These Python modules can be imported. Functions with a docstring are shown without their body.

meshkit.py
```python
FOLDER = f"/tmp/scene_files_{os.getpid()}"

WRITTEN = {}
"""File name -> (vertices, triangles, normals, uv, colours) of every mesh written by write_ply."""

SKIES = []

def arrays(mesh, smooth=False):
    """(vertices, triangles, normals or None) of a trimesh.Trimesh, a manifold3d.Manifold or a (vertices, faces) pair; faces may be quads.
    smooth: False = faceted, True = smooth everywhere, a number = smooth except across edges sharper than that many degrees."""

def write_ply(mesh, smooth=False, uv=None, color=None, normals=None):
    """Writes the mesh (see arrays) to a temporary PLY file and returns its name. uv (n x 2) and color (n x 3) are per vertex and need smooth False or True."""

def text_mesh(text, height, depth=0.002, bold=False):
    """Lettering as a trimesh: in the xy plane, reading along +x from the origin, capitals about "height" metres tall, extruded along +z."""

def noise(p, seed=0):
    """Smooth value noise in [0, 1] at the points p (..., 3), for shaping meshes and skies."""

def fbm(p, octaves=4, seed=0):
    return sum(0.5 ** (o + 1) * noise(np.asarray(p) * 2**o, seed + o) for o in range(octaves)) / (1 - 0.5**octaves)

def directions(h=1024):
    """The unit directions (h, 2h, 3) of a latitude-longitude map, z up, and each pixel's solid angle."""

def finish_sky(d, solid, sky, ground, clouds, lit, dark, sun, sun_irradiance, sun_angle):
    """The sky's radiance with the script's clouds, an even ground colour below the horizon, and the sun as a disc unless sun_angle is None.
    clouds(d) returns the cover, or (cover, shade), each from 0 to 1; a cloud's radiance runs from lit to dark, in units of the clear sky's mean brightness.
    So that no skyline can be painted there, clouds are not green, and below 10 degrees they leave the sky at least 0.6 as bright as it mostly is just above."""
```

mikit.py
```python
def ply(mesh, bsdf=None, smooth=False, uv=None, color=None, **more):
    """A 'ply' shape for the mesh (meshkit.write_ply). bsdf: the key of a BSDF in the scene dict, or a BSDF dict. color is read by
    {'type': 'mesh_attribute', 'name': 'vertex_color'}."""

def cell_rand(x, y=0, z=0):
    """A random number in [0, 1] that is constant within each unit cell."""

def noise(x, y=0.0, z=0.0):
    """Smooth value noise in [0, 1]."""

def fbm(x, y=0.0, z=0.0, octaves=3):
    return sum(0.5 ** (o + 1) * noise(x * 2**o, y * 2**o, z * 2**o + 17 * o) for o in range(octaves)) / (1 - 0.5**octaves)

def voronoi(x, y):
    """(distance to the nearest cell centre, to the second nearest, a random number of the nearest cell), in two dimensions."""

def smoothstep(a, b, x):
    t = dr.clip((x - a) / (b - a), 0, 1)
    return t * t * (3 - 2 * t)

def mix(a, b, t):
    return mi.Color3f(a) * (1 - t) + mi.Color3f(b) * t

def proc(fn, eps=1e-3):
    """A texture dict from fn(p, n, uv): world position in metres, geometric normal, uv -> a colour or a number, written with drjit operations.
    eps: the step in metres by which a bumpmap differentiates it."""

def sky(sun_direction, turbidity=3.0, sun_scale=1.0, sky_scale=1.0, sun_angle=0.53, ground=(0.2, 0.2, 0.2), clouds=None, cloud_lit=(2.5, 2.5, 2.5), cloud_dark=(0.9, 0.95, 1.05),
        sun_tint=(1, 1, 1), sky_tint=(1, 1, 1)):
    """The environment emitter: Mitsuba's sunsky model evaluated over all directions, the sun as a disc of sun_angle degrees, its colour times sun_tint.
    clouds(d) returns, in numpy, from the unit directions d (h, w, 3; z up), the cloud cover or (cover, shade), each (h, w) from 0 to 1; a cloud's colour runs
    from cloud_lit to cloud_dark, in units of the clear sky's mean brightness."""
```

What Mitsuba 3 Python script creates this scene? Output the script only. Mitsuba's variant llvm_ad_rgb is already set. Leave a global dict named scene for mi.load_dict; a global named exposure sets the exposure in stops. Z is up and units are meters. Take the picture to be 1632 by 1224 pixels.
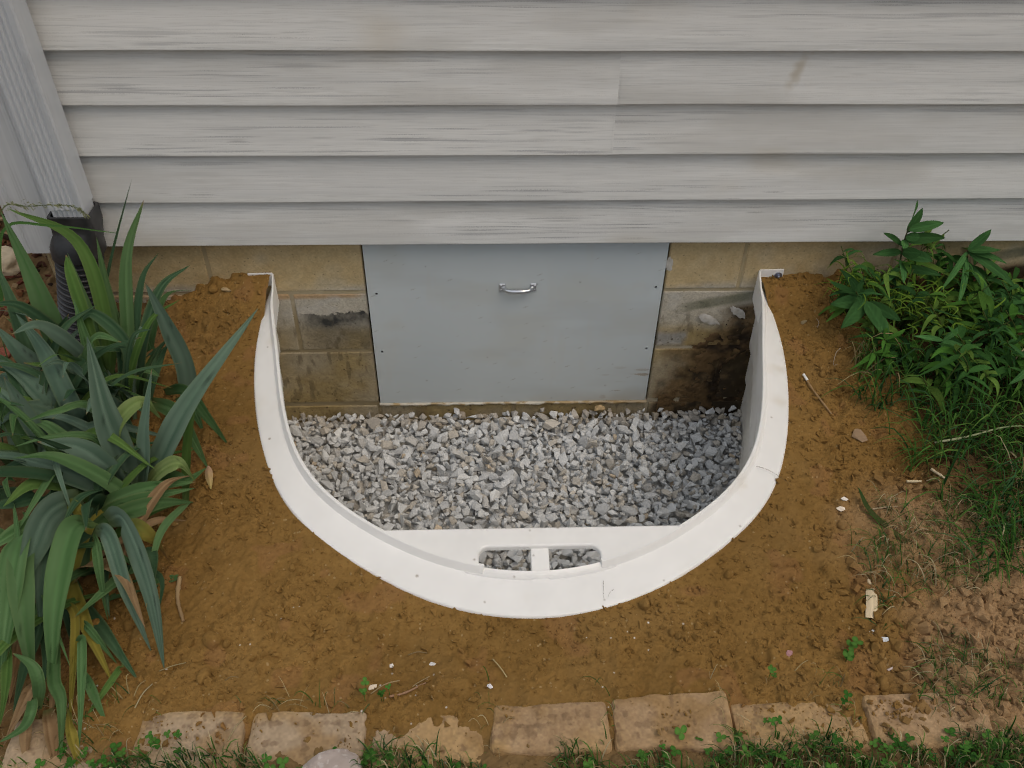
import math, random
import numpy as np, trimesh, drjit as dr, mitsuba as mi
import mikit, meshkit
from mikit import noise, fbm, mix, smoothstep, voronoi, cell_rand
import shapely
from shapely.geometry import Polygon, Point, LineString, box as sbox
import manifold3d as m3
T = mi.ScalarTransform4f
scene, labels = {}, {}

# ---------------------------------------------------------------- camera, light, exposure
exposure = 1.9
CAM = np.array([-0.0905, -1.9464, 1.3734]); YAW, PITCH, ROLL = 0.0434, 0.7202, 0.0171
fw = np.array([math.sin(YAW) * math.cos(PITCH), math.cos(YAW) * math.cos(PITCH), -math.sin(PITCH)])
rt = np.cross(fw, [0, 0, 1]); rt /= np.linalg.norm(rt); up = np.cross(rt, fw)
up = up * math.cos(ROLL) - rt * math.sin(ROLL)
scene['camera'] = {'type': 'perspective', 'fov': math.degrees(2 * math.atan(816 / 1385.5)), 'fov_axis': 'x', 'near_clip': 0.05, 'far_clip': 200.0,
                   'to_world': T().look_at(origin=CAM.tolist(), target=(CAM + fw).tolist(), up=up.tolist())}
scene['sky'] = mikit.sky([0.42, -0.36, 0.92], turbidity=4, sun_scale=0.22, sun_angle=34,
                         clouds=lambda d: (1.0, 1 - np.clip(d[..., 2], 0, 1)), cloud_lit=(2.36, 2.47, 2.66), cloud_dark=(0.79, 0.83, 0.89), ground=(0.16, 0.15, 0.12))  # overcast, brighter overhead than low down
rng = np.random.default_rng(7); random.seed(7)

# ---------------------------------------------------------------- helpers
def key_for(name, parent=None):
    base = name if parent is None else parent + '__' + name
    if base not in scene and base not in labels: return base
    i = 1
    while f'{base}_{i:03d}' in scene or f'{base}_{i:03d}' in labels: i += 1
    return f'{base}_{i:03d}'
def thing(name, label, cat, group=None):
    k = key_for(name); labels[k] = {'label': label, 'category': cat}
    if group: labels[k]['group'] = group
    return k
def obj(name, mesh, bsdf, parent=None, smooth=False, color=None, label=None, cat=None, group=None, kind=None):
    k = key_for(name, parent)
    scene[k] = mikit.ply(mesh, bsdf, smooth=smooth, color=color)
    d = {a: b for a, b in (('label', label), ('category', cat), ('group', group), ('kind', kind)) if b}
    if d: labels[k] = d
    return k
def cat_mesh(parts):
    """[(v, f) or (v, f, c)] -> one (v, f[, c])"""
    vs, fs, cs, n = [], [], [], 0
    for p in parts:
        v, f = np.asarray(p[0], float), np.asarray(p[1], int)
        vs.append(v); fs.append(f + n); n += len(v)
        if len(p) > 2: cs.append(np.broadcast_to(p[2], (len(v), 3)))
    return (np.vstack(vs), np.vstack(fs)) + ((np.vstack(cs),) if cs else ())
def tri(f):
    f = np.asarray(f)
    return np.vstack([f[:, [0, 1, 2]], f[:, [0, 2, 3]]]) if f.shape[1] == 4 else f
def grid_faces(r, c, wrap=False):
    i, j = np.meshgrid(np.arange(r - 1), np.arange(c if wrap else c - 1), indexing='ij')
    j2 = (j + 1) % c
    q = np.stack([i * c + j, i * c + j2, (i + 1) * c + j2, (i + 1) * c + j], -1).reshape(-1, 4)
    return tri(q)
def loft(rows):
    """rows of points (R, C, 3) -> open sheet"""
    a = np.asarray(rows, float)
    return a.reshape(-1, 3), grid_faces(a.shape[0], a.shape[1])
def spline(P, n):
    """Catmull-Rom through the points"""
    P = np.asarray(P, float); Q = np.vstack([2 * P[0] - P[1], P, 2 * P[-1] - P[-2]])
    t = np.linspace(0, len(P) - 1 - 1e-9, n); i = t.astype(int); u = (t - i)[:, None]
    a, b, c, d = Q[i], Q[i + 1], Q[i + 2], Q[i + 3]
    return 0.5 * (2 * b + (c - a) * u + (2 * a - 5 * b + 4 * c - d) * u ** 2 + (3 * b - a - 3 * c + d) * u ** 3)
def tube(P, r, sides=6, cap=True):
    p = np.asarray(P, float); t = np.gradient(p, axis=0); t /= np.linalg.norm(t, axis=1, keepdims=True) + 1e-12
    ref = np.array([0.31, 0.17, 0.94]) if abs(t[:, 2]).mean() < 0.8 else np.array([1.0, 0.1, 0])
    a = np.cross(t, ref); a /= np.linalg.norm(a, axis=1, keepdims=True) + 1e-12; b = np.cross(t, a)
    th = np.arange(sides) * 2 * np.pi / sides; r = np.broadcast_to(r, (len(p),))
    v = p[:, None] + r[:, None, None] * (np.cos(th)[None, :, None] * a[:, None] + np.sin(th)[None, :, None] * b[:, None])
    f = grid_faces(len(p), sides, wrap=True); v = v.reshape(-1, 3)
    if cap:
        n = len(v); v = np.vstack([v, p[:1], p[-1:]]); k = np.arange(sides); m = (len(p) - 1) * sides
        f = np.vstack([f, np.stack([k, (k + 1) % sides, k * 0 + n], 1)[:, ::-1], np.stack([m + k, m + (k + 1) % sides, k * 0 + n + 1], 1)])
    return v, f
def bevel_box(x0, x1, y0, y1, z0, z1, b=0.003, grow=None):
    """box with chamfered edges, as a hull"""
    P = []
    for x, sx in ((x0, 1), (x1, -1)):
        for y, sy in ((y0, 1), (y1, -1)):
            for z, sz in ((z0, 1), (z1, -1)):
                P += [(x, y + sy * b, z + sz * b), (x + sx * b, y, z + sz * b), (x + sx * b, y + sy * b, z)]
    h = trimesh.convex.convex_hull(np.array(P)); return np.array(h.vertices), np.array(h.faces)
def man(m):
    d = m.to_mesh(); return np.array(d.vert_properties[:, :3], float), np.array(d.tri_verts, int)
def stone_hull(n, r, flat=0.7, rg=rng, jitter=0.25):
    d = rg.normal(size=(n, 3)); d /= np.linalg.norm(d, axis=1, keepdims=True)
    d *= (1 + jitter * rg.uniform(-1, 1, (n, 1))) * np.array([rg.uniform(0.9, 1.35), rg.uniform(0.7, 1.0), flat * rg.uniform(0.8, 1.2)])
    h = trimesh.convex.convex_hull(d); return np.array(h.vertices) * r, np.array(h.faces)
def rot_any(rg=rng):
    q = rg.normal(size=4); q /= np.linalg.norm(q); w, x, y, z = q
    return np.array([[1 - 2 * (y * y + z * z), 2 * (x * y - z * w), 2 * (x * z + y * w)], [2 * (x * y + z * w), 1 - 2 * (x * x + z * z), 2 * (y * z - x * w)], [2 * (x * z - y * w), 2 * (y * z + x * w), 1 - 2 * (x * x + y * y)]])
def rot_z(a):
    c, s = math.cos(a), math.sin(a); return np.array([[c, -s, 0], [s, c, 0], [0, 0, 1.0]])
def sm(a, b, x):
    t = np.clip((np.asarray(x, float) - a) / (b - a), 0, 1); return t * t * (3 - 2 * t)
def ribbon(P, w, hint, prof, col, n=18, cols=5, fold=0.12, twist=0.0):
    """a leaf blade along the points: P control points, w full width, prof(t) relative width, col(t, s) colours (t along, s across -1..1)"""
    c = spline(P, n); t = np.linspace(0, 1, n)
    tg = np.gradient(c, axis=0); tg /= np.linalg.norm(tg, axis=1, keepdims=True) + 1e-12
    side = np.cross(tg, np.asarray(hint, float)); side /= np.linalg.norm(side, axis=1, keepdims=True) + 1e-9
    nn = np.cross(side, tg)
    if twist:
        a = twist * t[:, None]; side, nn = side * np.cos(a) + nn * np.sin(a), nn * np.cos(a) - side * np.sin(a)
    s = np.linspace(-1, 1, cols); ww = (prof(t) * w / 2)[:, None, None]
    v = c[:, None] + ww * (s[None, :, None] * side[:, None] - fold * (1 - np.abs(s))[None, :, None] * nn[:, None] * 1.0)
    tt, ss = np.meshgrid(t, s, indexing='ij')
    return v.reshape(-1, 3), grid_faces(n, cols), np.asarray(col(tt.ravel(), ss.ravel()))

# ---------------------------------------------------------------- materials
def dots(u, v, scale, size, share):
    d, _, r = voronoi(u * scale, v * scale)
    return (1 - smoothstep(size * (0.35 + 0.65 * r / share) - 0.06, size * (0.35 + 0.65 * r / share) + 0.06, d)) * dr.select(r < share, 1.0, 0.0)
def bsdf(key, color, rough=0.7, spec=0.3, bump=None, bump_eps=1e-3, two=True, **kw):
    b = {'type': 'principled', 'base_color': color, 'roughness': rough, 'specular': spec, **kw}
    if bump is not None: b = {'type': 'bumpmap', 'texture': mikit.proc(bump, bump_eps), 'scale': 1.0, 'bsdf': b}
    scene[key] = {'type': 'twosided', 'bsdf': b} if two else b
def rgb(*c): return {'type': 'rgb', 'value': list(c)}
VC = {'type': 'mesh_attribute', 'name': 'vertex_color'}

def siding_color(p, n, uv):
    row = dr.floor((p.z - 0.172) / 0.1229)
    lap = dr.select((p.x > 0.2225) & (row > 1.5) & (row < 3.5), 5.3, 0.0)
    xs = p.x + cell_rand(row, 3, 1) * 9.0 + lap
    zl = p.z - 0.172 - row * 0.1229
    g = fbm(xs * 1.6, p.z * 30, row, 3)
    fine = noise(xs * 11, p.z * 640, row * 3.1)
    fine2 = noise(xs * 26, p.z * 980, row * 1.7)
    patch = smoothstep(0.36, 0.66, fbm(xs * 1.3, p.z * 13, row * 2 + 9.0, 2))
    streak = smoothstep(0.54, 0.80, fbm(xs * 5.0, p.z * 230, row * 5.0, 3)) * patch
    dash = smoothstep(0.80, 0.97, noise(xs * 10, p.z * 420, row * 7.0)) * smoothstep(0.55, 0.85, noise(xs * 1.7, p.z * 22, row + 40.0))
    c = mix((0.515, 0.520, 0.510), (0.69, 0.69, 0.67), g * 0.8 + fine * 0.4 - 0.1)
    c = mix(c, (0.30, 0.305, 0.31), streak * (0.45 + 0.45 * fine))
    c = mix(c, (0.15, 0.15, 0.15), dash * 0.4)
    c = mix(c, (0.48, 0.475, 0.455), smoothstep(0.5, 0.9, fine2) * 0.40)
    c = mix(c, (0.43, 0.42, 0.39), smoothstep(0.50, 0.78, fbm(xs * 3, p.z * 11, row * 3 + 2.0, 4)) * 0.42)
    stain = smoothstep(0.60, 0.85, fbm(p.x * 3.3, p.z * 6.0, 4.0, 3))
    c = mix(c, (0.47, 0.41, 0.31), stain * 0.40)
    d = dr.sqrt(dr.square((p.x - 0.62 - (p.z - 0.60) * 0.35) / 0.02) + dr.square((p.z - 0.62) / 0.055))
    c = mix(c, (0.33, 0.27, 0.17), (1 - smoothstep(0.3, 1.3, d + 0.5 * noise(p.x * 90, p.z * 90))) * 0.5)
    # fine mildew specks
    return c
def siding_bump(p, n, uv):
    row = dr.floor((p.z - 0.172) / 0.1229)
    xs = p.x + cell_rand(row, 3, 1) * 9.0
    return 0.0005 * fbm(xs * 5, p.z * 260, row, 2)
bsdf('vinyl_woodgrain', mikit.proc(siding_color), 0.55, 0.35, siding_bump, 8e-4)

def trim_color(p, n, uv):
    g = fbm((p.x + p.y * 0.7) * 90, p.z * 2.2, 1.0, 3); f = noise((p.x - p.y) * 380, p.z * 6)
    c = mix((0.46, 0.475, 0.485), (0.58, 0.59, 0.59), g * 0.7 + f * 0.3)
    c = mix(c, (0.25, 0.26, 0.27), smoothstep(0.62, 0.85, fbm((p.x + p.y) * 150, p.z * 3.2, 8.0, 2)) * 0.25)
    return mix(c, (0.30, 0.28, 0.24), smoothstep(0.55, 0.8, fbm(p.x * 9, p.z * 7, p.y * 9, 3)) * 0.25)
bsdf('trim_paint', mikit.proc(trim_color), 0.5, 0.35)
def spout_color(p, n, uv):
    g = fbm(p.x * 40, p.z * 3, p.y * 40, 3); f = noise(p.x * 300, p.z * 9, p.y * 200)
    c = mix((0.44, 0.465, 0.49), (0.50, 0.52, 0.545), g * 0.7 + f * 0.12)
    return mix(c, (0.24, 0.245, 0.25), smoothstep(0.58, 0.85, fbm(p.x * 60, p.z * 12, p.y * 60, 3)) * 0.22)
bsdf('spout_paint', mikit.proc(spout_color), 0.4, 0.45)

def block_color(p, n, uv):
    f = fbm(p.x * 38, p.z * 38, 2.0, 4); g = fbm(p.x * 5.0, p.z * 6.0, 9.0, 4); h = noise(p.x * 330, p.z * 330, p.y * 330)
    c = mix((0.32, 0.29, 0.23), (0.48, 0.44, 0.36), f * 0.6 + h * 0.4)
    # ochre clay wash on the top course
    top = smoothstep(-0.02, 0.02, p.z + (g - 0.5) * 0.10)
    och = mix((0.41, 0.29, 0.125), (0.51, 0.39, 0.205), f)
    och = mix(och, (0.40, 0.36, 0.27), smoothstep(0.45, 0.75, fbm(p.x * 9, p.z * 9, 3.0, 3)) * 0.5)
    c = mix(c, och, top * (0.75 + 0.2 * g))
    # rusty line along the first bed joint, left of the door
    rust = (1 - smoothstep(0.004, 0.016, dr.abs(p.z + 0.012 - 0.01 * noise(p.x * 9)))) * (1 - smoothstep(-0.45, -0.40, p.x))
    c = mix(c, (0.36, 0.21, 0.085), rust * 0.65)
    lime = smoothstep(0.5, 0.75, fbm(p.x * 16, p.z * 26, 5.0, 3)) * smoothstep(-0.10, -0.05, p.z) * (1 - smoothstep(-0.02, 0.0, p.z))
    c = mix(c, (0.45, 0.43, 0.39), lime * 0.6)
    # below: damp soil film
    low = 1 - smoothstep(-0.145, -0.095, p.z + (g - 0.5) * 0.05)
    damp = mix((0.19, 0.14, 0.064), (0.36, 0.28, 0.145), f * 0.8 + (g - 0.4) * 0.8)
    c = mix(c, damp, low * (0.55 + 0.5 * smoothstep(0.3, 0.6, g)))
    # old waterline: a dark mildew band
    w = fbm(p.x * 7, 2.0, 0.0, 3) - 0.5
    edge = -0.073 + 0.016 * w + 0.016 * smoothstep(-0.55, -0.42, p.x) * (1 - smoothstep(-0.42, -0.40, p.x))
    t = (edge - p.z) + 0.016 * (f - 0.5) + 0.012 * (fbm(p.x * 140, p.z * 140, 4.0, 3) - 0.5)
    band = smoothstep(0.0, 0.006, t) * (1 - 0.55 * smoothstep(0.016, 0.06, t + 0.08 * (g - 0.5)) - 0.45 * smoothstep(0.06, 0.20, t + 0.10 * (g - 0.5)))
    c = mix(c, (0.045, 0.045, 0.042), dr.clip(band * (0.95 + 1.1 * (f - 0.5)), 0, 1) * smoothstep(-0.62, -0.54, p.x) * (1 - smoothstep(-0.40, -0.39, p.x)))
    # green algae wedge under the joint, right
    al = (1 - smoothstep(0.008, 0.024, dr.abs(p.z + 0.043 - 0.20 * (p.x - 0.56) + 0.02 * (g - 0.5)))) * smoothstep(0.44, 0.50, p.x)
    c = mix(c, (0.11, 0.115, 0.075), al * (0.35 + 0.7 * f))
    gry = (1 - smoothstep(0.15, 0.45, dr.abs(p.z + 0.17) / 0.09 - 0.3 + 0.5 * g)) * smoothstep(0.40, 0.41, p.x) * (1 - smoothstep(0.49, 0.52, p.x + 0.03 * f))
    c = mix(c, mix((0.20, 0.20, 0.195), (0.36, 0.355, 0.34), f), gry * 0.85)
    cl = (p.x - 0.565) * 1.5 + (-0.16 - p.z) * 0.9 + 0.30 * (fbm(p.x * 9, p.z * 9, 14.0, 4) - 0.5) + 0.12 * (fbm(p.x * 50, p.z * 50, 15.0, 3) - 0.5)
    clay = smoothstep(-0.14, 0.05, cl) * (1 - smoothstep(-0.075, -0.045, p.z - 0.18 * (p.x - 0.60))) * smoothstep(0.40, 0.44, p.x)
    c = mix(c, mix((0.022, 0.014, 0.008), (0.16, 0.10, 0.045), smoothstep(0.25, 0.8, f + 1.2 * (0.10 - cl))), clay * 0.93)
    # spray of dark pits and clay smears
    c = mix(c, (0.07, 0.055, 0.035), dots(p.x, p.z, 60, 0.22, 0.25) * smoothstep(0.4, 0.6, g) * (1 - smoothstep(-0.05, 0.0, p.z)) * 0.7)
    c = c * (0.88 + 0.24 * noise(p.x * 260, p.z * 260, p.y * 260))
    c = mix(c, (0.12, 0.095, 0.06), dots(p.x, p.z, 95, 0.20, 0.12) * 0.5)
    sme = smoothstep(0.56, 0.74, fbm(p.x * 60, p.z * 22, 21.0, 4)) * smoothstep(0.25, 0.5, fbm(p.x * 9, p.z * 9, 31.0, 2)) * (1 - smoothstep(-0.10, -0.06, p.z))
    return mix(c, (0.08, 0.062, 0.035), sme * 0.5)
def block_bump(p, n, uv):
    return 0.0030 * fbm(p.x * 170, p.z * 170, p.y * 170, 3) + 0.0026 * fbm(p.x * 30, p.z * 30, p.y * 30, 2)
bsdf('block', mikit.proc(block_color), 0.9, 0.15, block_bump, 1e-3)
bsdf('lime', mikit.proc(lambda p, n, uv: mix((0.34, 0.31, 0.26), (0.56, 0.545, 0.52), fbm(p.x * 90, p.z * 90, 1.0, 3))), 0.9, 0.1)
def mortar_color(p, n, uv):
    f = fbm(p.x * 60, p.z * 60, 3.0, 3)
    c = mix((0.30, 0.25, 0.16), (0.42, 0.37, 0.28), f)
    c = mix(c, (0.36, 0.28, 0.15), smoothstep(-0.02, 0.02, p.z) * 0.7)
    return mix(c, (0.22, 0.17, 0.09), (1 - smoothstep(-0.10, -0.02, p.z)) * 0.75 * (1 - smoothstep(0.0, 0.4, p.x)))
bsdf('mortar', mikit.proc(mortar_color), 0.95, 0.1, block_bump, 1e-3)

def panel_color(p, n, uv):
    g = fbm(p.x * 4, p.z * 4, 1.0, 3); f = noise(p.x * 420, p.z * 420)
    c = mix((0.44, 0.485, 0.505), (0.49, 0.525, 0.53), g)
    c = mix(c, (0.46, 0.48, 0.48), (f - 0.5) * 0.2)
    c = mix(c, (0.44, 0.43, 0.37), smoothstep(0.5, 0.8, fbm(p.x * 6, p.z * 9, 6.0, 3)) * 0.3)
    dust = (1 - smoothstep(-0.40, -0.345, p.z + 0.05 * (fbm(p.x * 11, p.z * 11, 2.0, 3) - 0.5)))
    c = mix(c, (0.30, 0.24, 0.15), dust * 0.35 * smoothstep(-0.1, 0.35, p.x))
    c = mix(c, (0.20, 0.19, 0.17), dots(p.x, p.z, 17, 0.04, 0.09) * 0.6)
    sc = dots(p.x + p.z * 0.5, (p.z - p.x * 0.45) * 5.0, 11, 0.10, 0.16)
    c = mix(c, (0.27, 0.26, 0.23), sc * 0.45)
    c = mix(c, (0.40, 0.42, 0.42), smoothstep(0.50, 0.80, fbm(p.x * 3, p.z * 14, 8.0, 4)) * 0.35)
    c = mix(c, (0.47, 0.46, 0.42), smoothstep(0.62, 0.8, fbm(p.x * 30, p.z * 5, 18.0, 3)) * 0.16)
    smear = smoothstep(0.72, 0.85, noise(p.x * 26, p.z * 110, 9.0)) * smoothstep(0.23, 0.33, p.x) * (1 - smoothstep(-0.30, -0.26, p.z))
    return mix(c, (0.24, 0.17, 0.09), smear * 0.6)
bsdf('panel_paint', mikit.proc(panel_color), 0.5, 0.35, lambda p, n, uv: 0.00022 * fbm(p.x * 180, p.z * 180, 1.0, 2), 1.5e-3)
bsdf('chrome', rgb(0.62, 0.63, 0.65), 0.18, 0.5, metallic=1.0)
bsdf('zinc', rgb(0.30, 0.33, 0.42), 0.35, 0.5, metallic=0.9)
bsdf('screw_gap_dark', rgb(0.05, 0.055, 0.06), 0.5, 0.4, metallic=0.3)
def sill_color(p, n, uv):
    f = fbm(p.x * 45, p.z * 60, p.y * 60, 3)
    c = mix((0.50, 0.47, 0.40), (0.36, 0.27, 0.15), smoothstep(0.42, 0.62, f))
    return mix(c, (0.28, 0.19, 0.09), smoothstep(0.12, 0.30, p.x) * 0.7)
bsdf('sill', mikit.proc(sill_color), 0.9, 0.1, block_bump, 1e-3)

def well_color(p, n, uv):
    f = fbm(p.x * 18, p.y * 18, p.z * 18, 3)
    c = mix((0.70, 0.69, 0.665), (0.765, 0.755, 0.73), f)
    rimz = p.z - 0.045 - 0.08 * p.y
    c = mix(c, (0.20, 0.15, 0.09), dots(p.x + 0.3 * p.z, p.y + 0.3 * p.z, 19, 0.05, 0.10) * 0.8)
    smudge = smoothstep(0.60, 0.82, fbm(p.x * 9, p.y * 9, p.z * 9 + 5.0, 4))
    c = mix(c, (0.54, 0.46, 0.33), smudge * 0.38)
    low = 1 - smoothstep(-0.34, -0.06, rimz + 0.10 * (fbm(p.x * 8, p.y * 8, p.z * 6, 3) - 0.5))
    return mix(c, (0.52, 0.49, 0.41), low * 0.55)
bsdf('white_plastic', mikit.proc(well_color), 0.34, 0.45, lambda p, n, uv: 0.0004 * fbm(p.x * 26, p.y * 26, p.z * 26, 2), 2e-3)
def edge_dirt_color(p, n, uv):
    return mix((0.2, 0.12, 0.05), (0.3, 0.2, 0.1), noise(p.x * 90, p.y * 90))

def soil_color(p, n, uv):
    f = fbm(p.x * 60, p.y * 60, p.z * 60, 3); g = fbm(p.x * 4.2, p.y * 4.2, 1.0, 4); h = noise(p.x * 420, p.y * 420, p.z * 420)
    m = noise(p.x * 230, p.y * 230, p.z * 230)
    c = mix((0.132, 0.072, 0.019), (0.268, 0.154, 0.048), f * 0.45 + h * 0.20 + m * 0.25 + (g - 0.5) * 0.75 + 0.05)
    c = mix(c, (0.055, 0.030, 0.010), smoothstep(0.62, 0.80, fbm(p.x * 150, p.y * 150, 13.0, 2)) * 0.22)
    c = mix(c, (0.20, 0.12, 0.042), smoothstep(0.5, 0.75, fbm(p.x * 11, p.y * 11, 5.0, 3)) * 0.4)
    c = mix(c, (0.40, 0.29, 0.15), dots(p.x, p.y, 120, 0.28, 0.05) * 0.45)
    c = mix(c, (0.62, 0.58, 0.52), dots(p.x, p.y, 42, 0.085, 0.13) * smoothstep(0.48, 0.62, noise(p.x * 7 + 3.0, p.y * 7, 12.0)) * (1 - smoothstep(-0.98, -0.90, p.y)) * (1 - smoothstep(0.2, 0.4, p.x)))
    red = smoothstep(0.66, 0.76, fbm(p.x * 17, p.y * 17, 7.0, 2))
    c = mix(c, (0.26, 0.12, 0.06), red * 0.22)
    # dry, paler, older soil to the right front; dark humus under the plants, with shade painted in at right
    dry = smoothstep(0.60, 0.80, p.x + 0.30 * (fbm(p.x * 6, p.y * 6, 2.0, 3) - 0.5)) * (1 - smoothstep(-0.80, -0.62, p.y))
    c = mix(c, mix((0.21, 0.125, 0.058), (0.37, 0.245, 0.14), f * 0.6 + h * 0.4), dry * 0.8)
    humus_shade = smoothstep(0.86, 1.0, p.x + 0.22 * (fbm(p.x * 7, p.y * 7, 4.0, 3) - 0.5)) * smoothstep(-0.80, -0.60, p.y)
    c = mix(c, mix((0.045, 0.03, 0.016), (0.11, 0.07, 0.035), f), humus_shade * 0.85)
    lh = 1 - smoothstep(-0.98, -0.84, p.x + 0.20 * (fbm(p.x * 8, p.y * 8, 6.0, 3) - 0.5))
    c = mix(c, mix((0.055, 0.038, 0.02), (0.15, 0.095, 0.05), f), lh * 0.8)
    lawn = 1 - smoothstep(-1.27, -1.20, p.y + 0.05 * (g - 0.5))
    return mix(c, mix((0.10, 0.07, 0.035), (0.20, 0.135, 0.07), f), lawn * 0.7)
def soil_bump(p, n, uv):
    return 0.0016 * fbm(p.x * 190, p.y * 190, p.z * 190, 2) + 0.0010 * noise(p.x * 520, p.y * 520, p.z * 300)
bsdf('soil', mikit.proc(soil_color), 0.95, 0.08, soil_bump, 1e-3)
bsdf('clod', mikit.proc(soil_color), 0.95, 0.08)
def smear_color(p, n, uv):
    f = fbm(p.x * 30, p.z * 30, p.y * 30, 4)
    return mix((0.018, 0.011, 0.006), (0.115, 0.070, 0.031), smoothstep(0.25, 0.75, f + 0.35 * smoothstep(0.62, 0.50, p.x)))
bsdf('wet_clay', mikit.proc(smear_color), 0.75, 0.25, lambda p, n, uv: 0.004 * fbm(p.x * 90, p.z * 90, p.y * 90, 3), 1e-3)
def stone_tex(p, n, uv): return 0.0012 * fbm(p.x * 220, p.y * 220, p.z * 220, 2)
bsdf('gravel', VC, 0.85, 0.2, stone_tex, 8e-4)
bsdf('litter', VC, 0.8, 0.2)
def paver_color(p, n, uv):
    f = fbm(p.x * 45, p.y * 45, p.z * 45, 4); g = fbm(p.x * 6, p.y * 7, 2.0, 3); h = noise(p.x * 380, p.y * 380, p.z * 380)
    c = mix((0.25, 0.155, 0.080), (0.42, 0.29, 0.17), f * 0.65 + h * 0.35)
    left = 1 - smoothstep(-0.35, -0.15, p.x)
    c = mix(c, mix((0.29, 0.225, 0.155), (0.41, 0.32, 0.225), f), left * 0.7)
    c = mix(c, (0.40, 0.26, 0.115), smoothstep(0.42, 0.62, g) * 0.6)
    c = mix(c, (0.26, 0.155, 0.06), smoothstep(0.50, 0.68, fbm(p.x * 13, p.y * 13, 8.0, 3)) * 0.6)
    return mix(c, (0.15, 0.095, 0.055), smoothstep(0.60, 0.78, fbm(p.x * 60, p.y * 60, 4.0, 3)) * 0.55) * (0.78 + 0.36 * noise(p.x * 230, p.y * 230, p.z * 230))
bsdf('paver', mikit.proc(paver_color), 0.9, 0.12, lambda p, n, uv: 0.0040 * fbm(p.x * 120, p.y * 120, p.z * 120, 3), 1e-3)
scene['leaf'] = {'type': 'principledthin', 'base_color': VC, 'roughness': 0.68, 'diff_trans': 0.55, 'spec_trans': 0.0, 'eta': 1.35}
bsdf('black_plastic', mikit.proc(lambda p, n, uv: mix((0.012, 0.013, 0.015), (0.045, 0.045, 0.048), fbm(p.x * 40, p.y * 40, p.z * 40, 3))), 0.42, 0.5)
bsdf('bark', VC, 0.9, 0.1)

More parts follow.
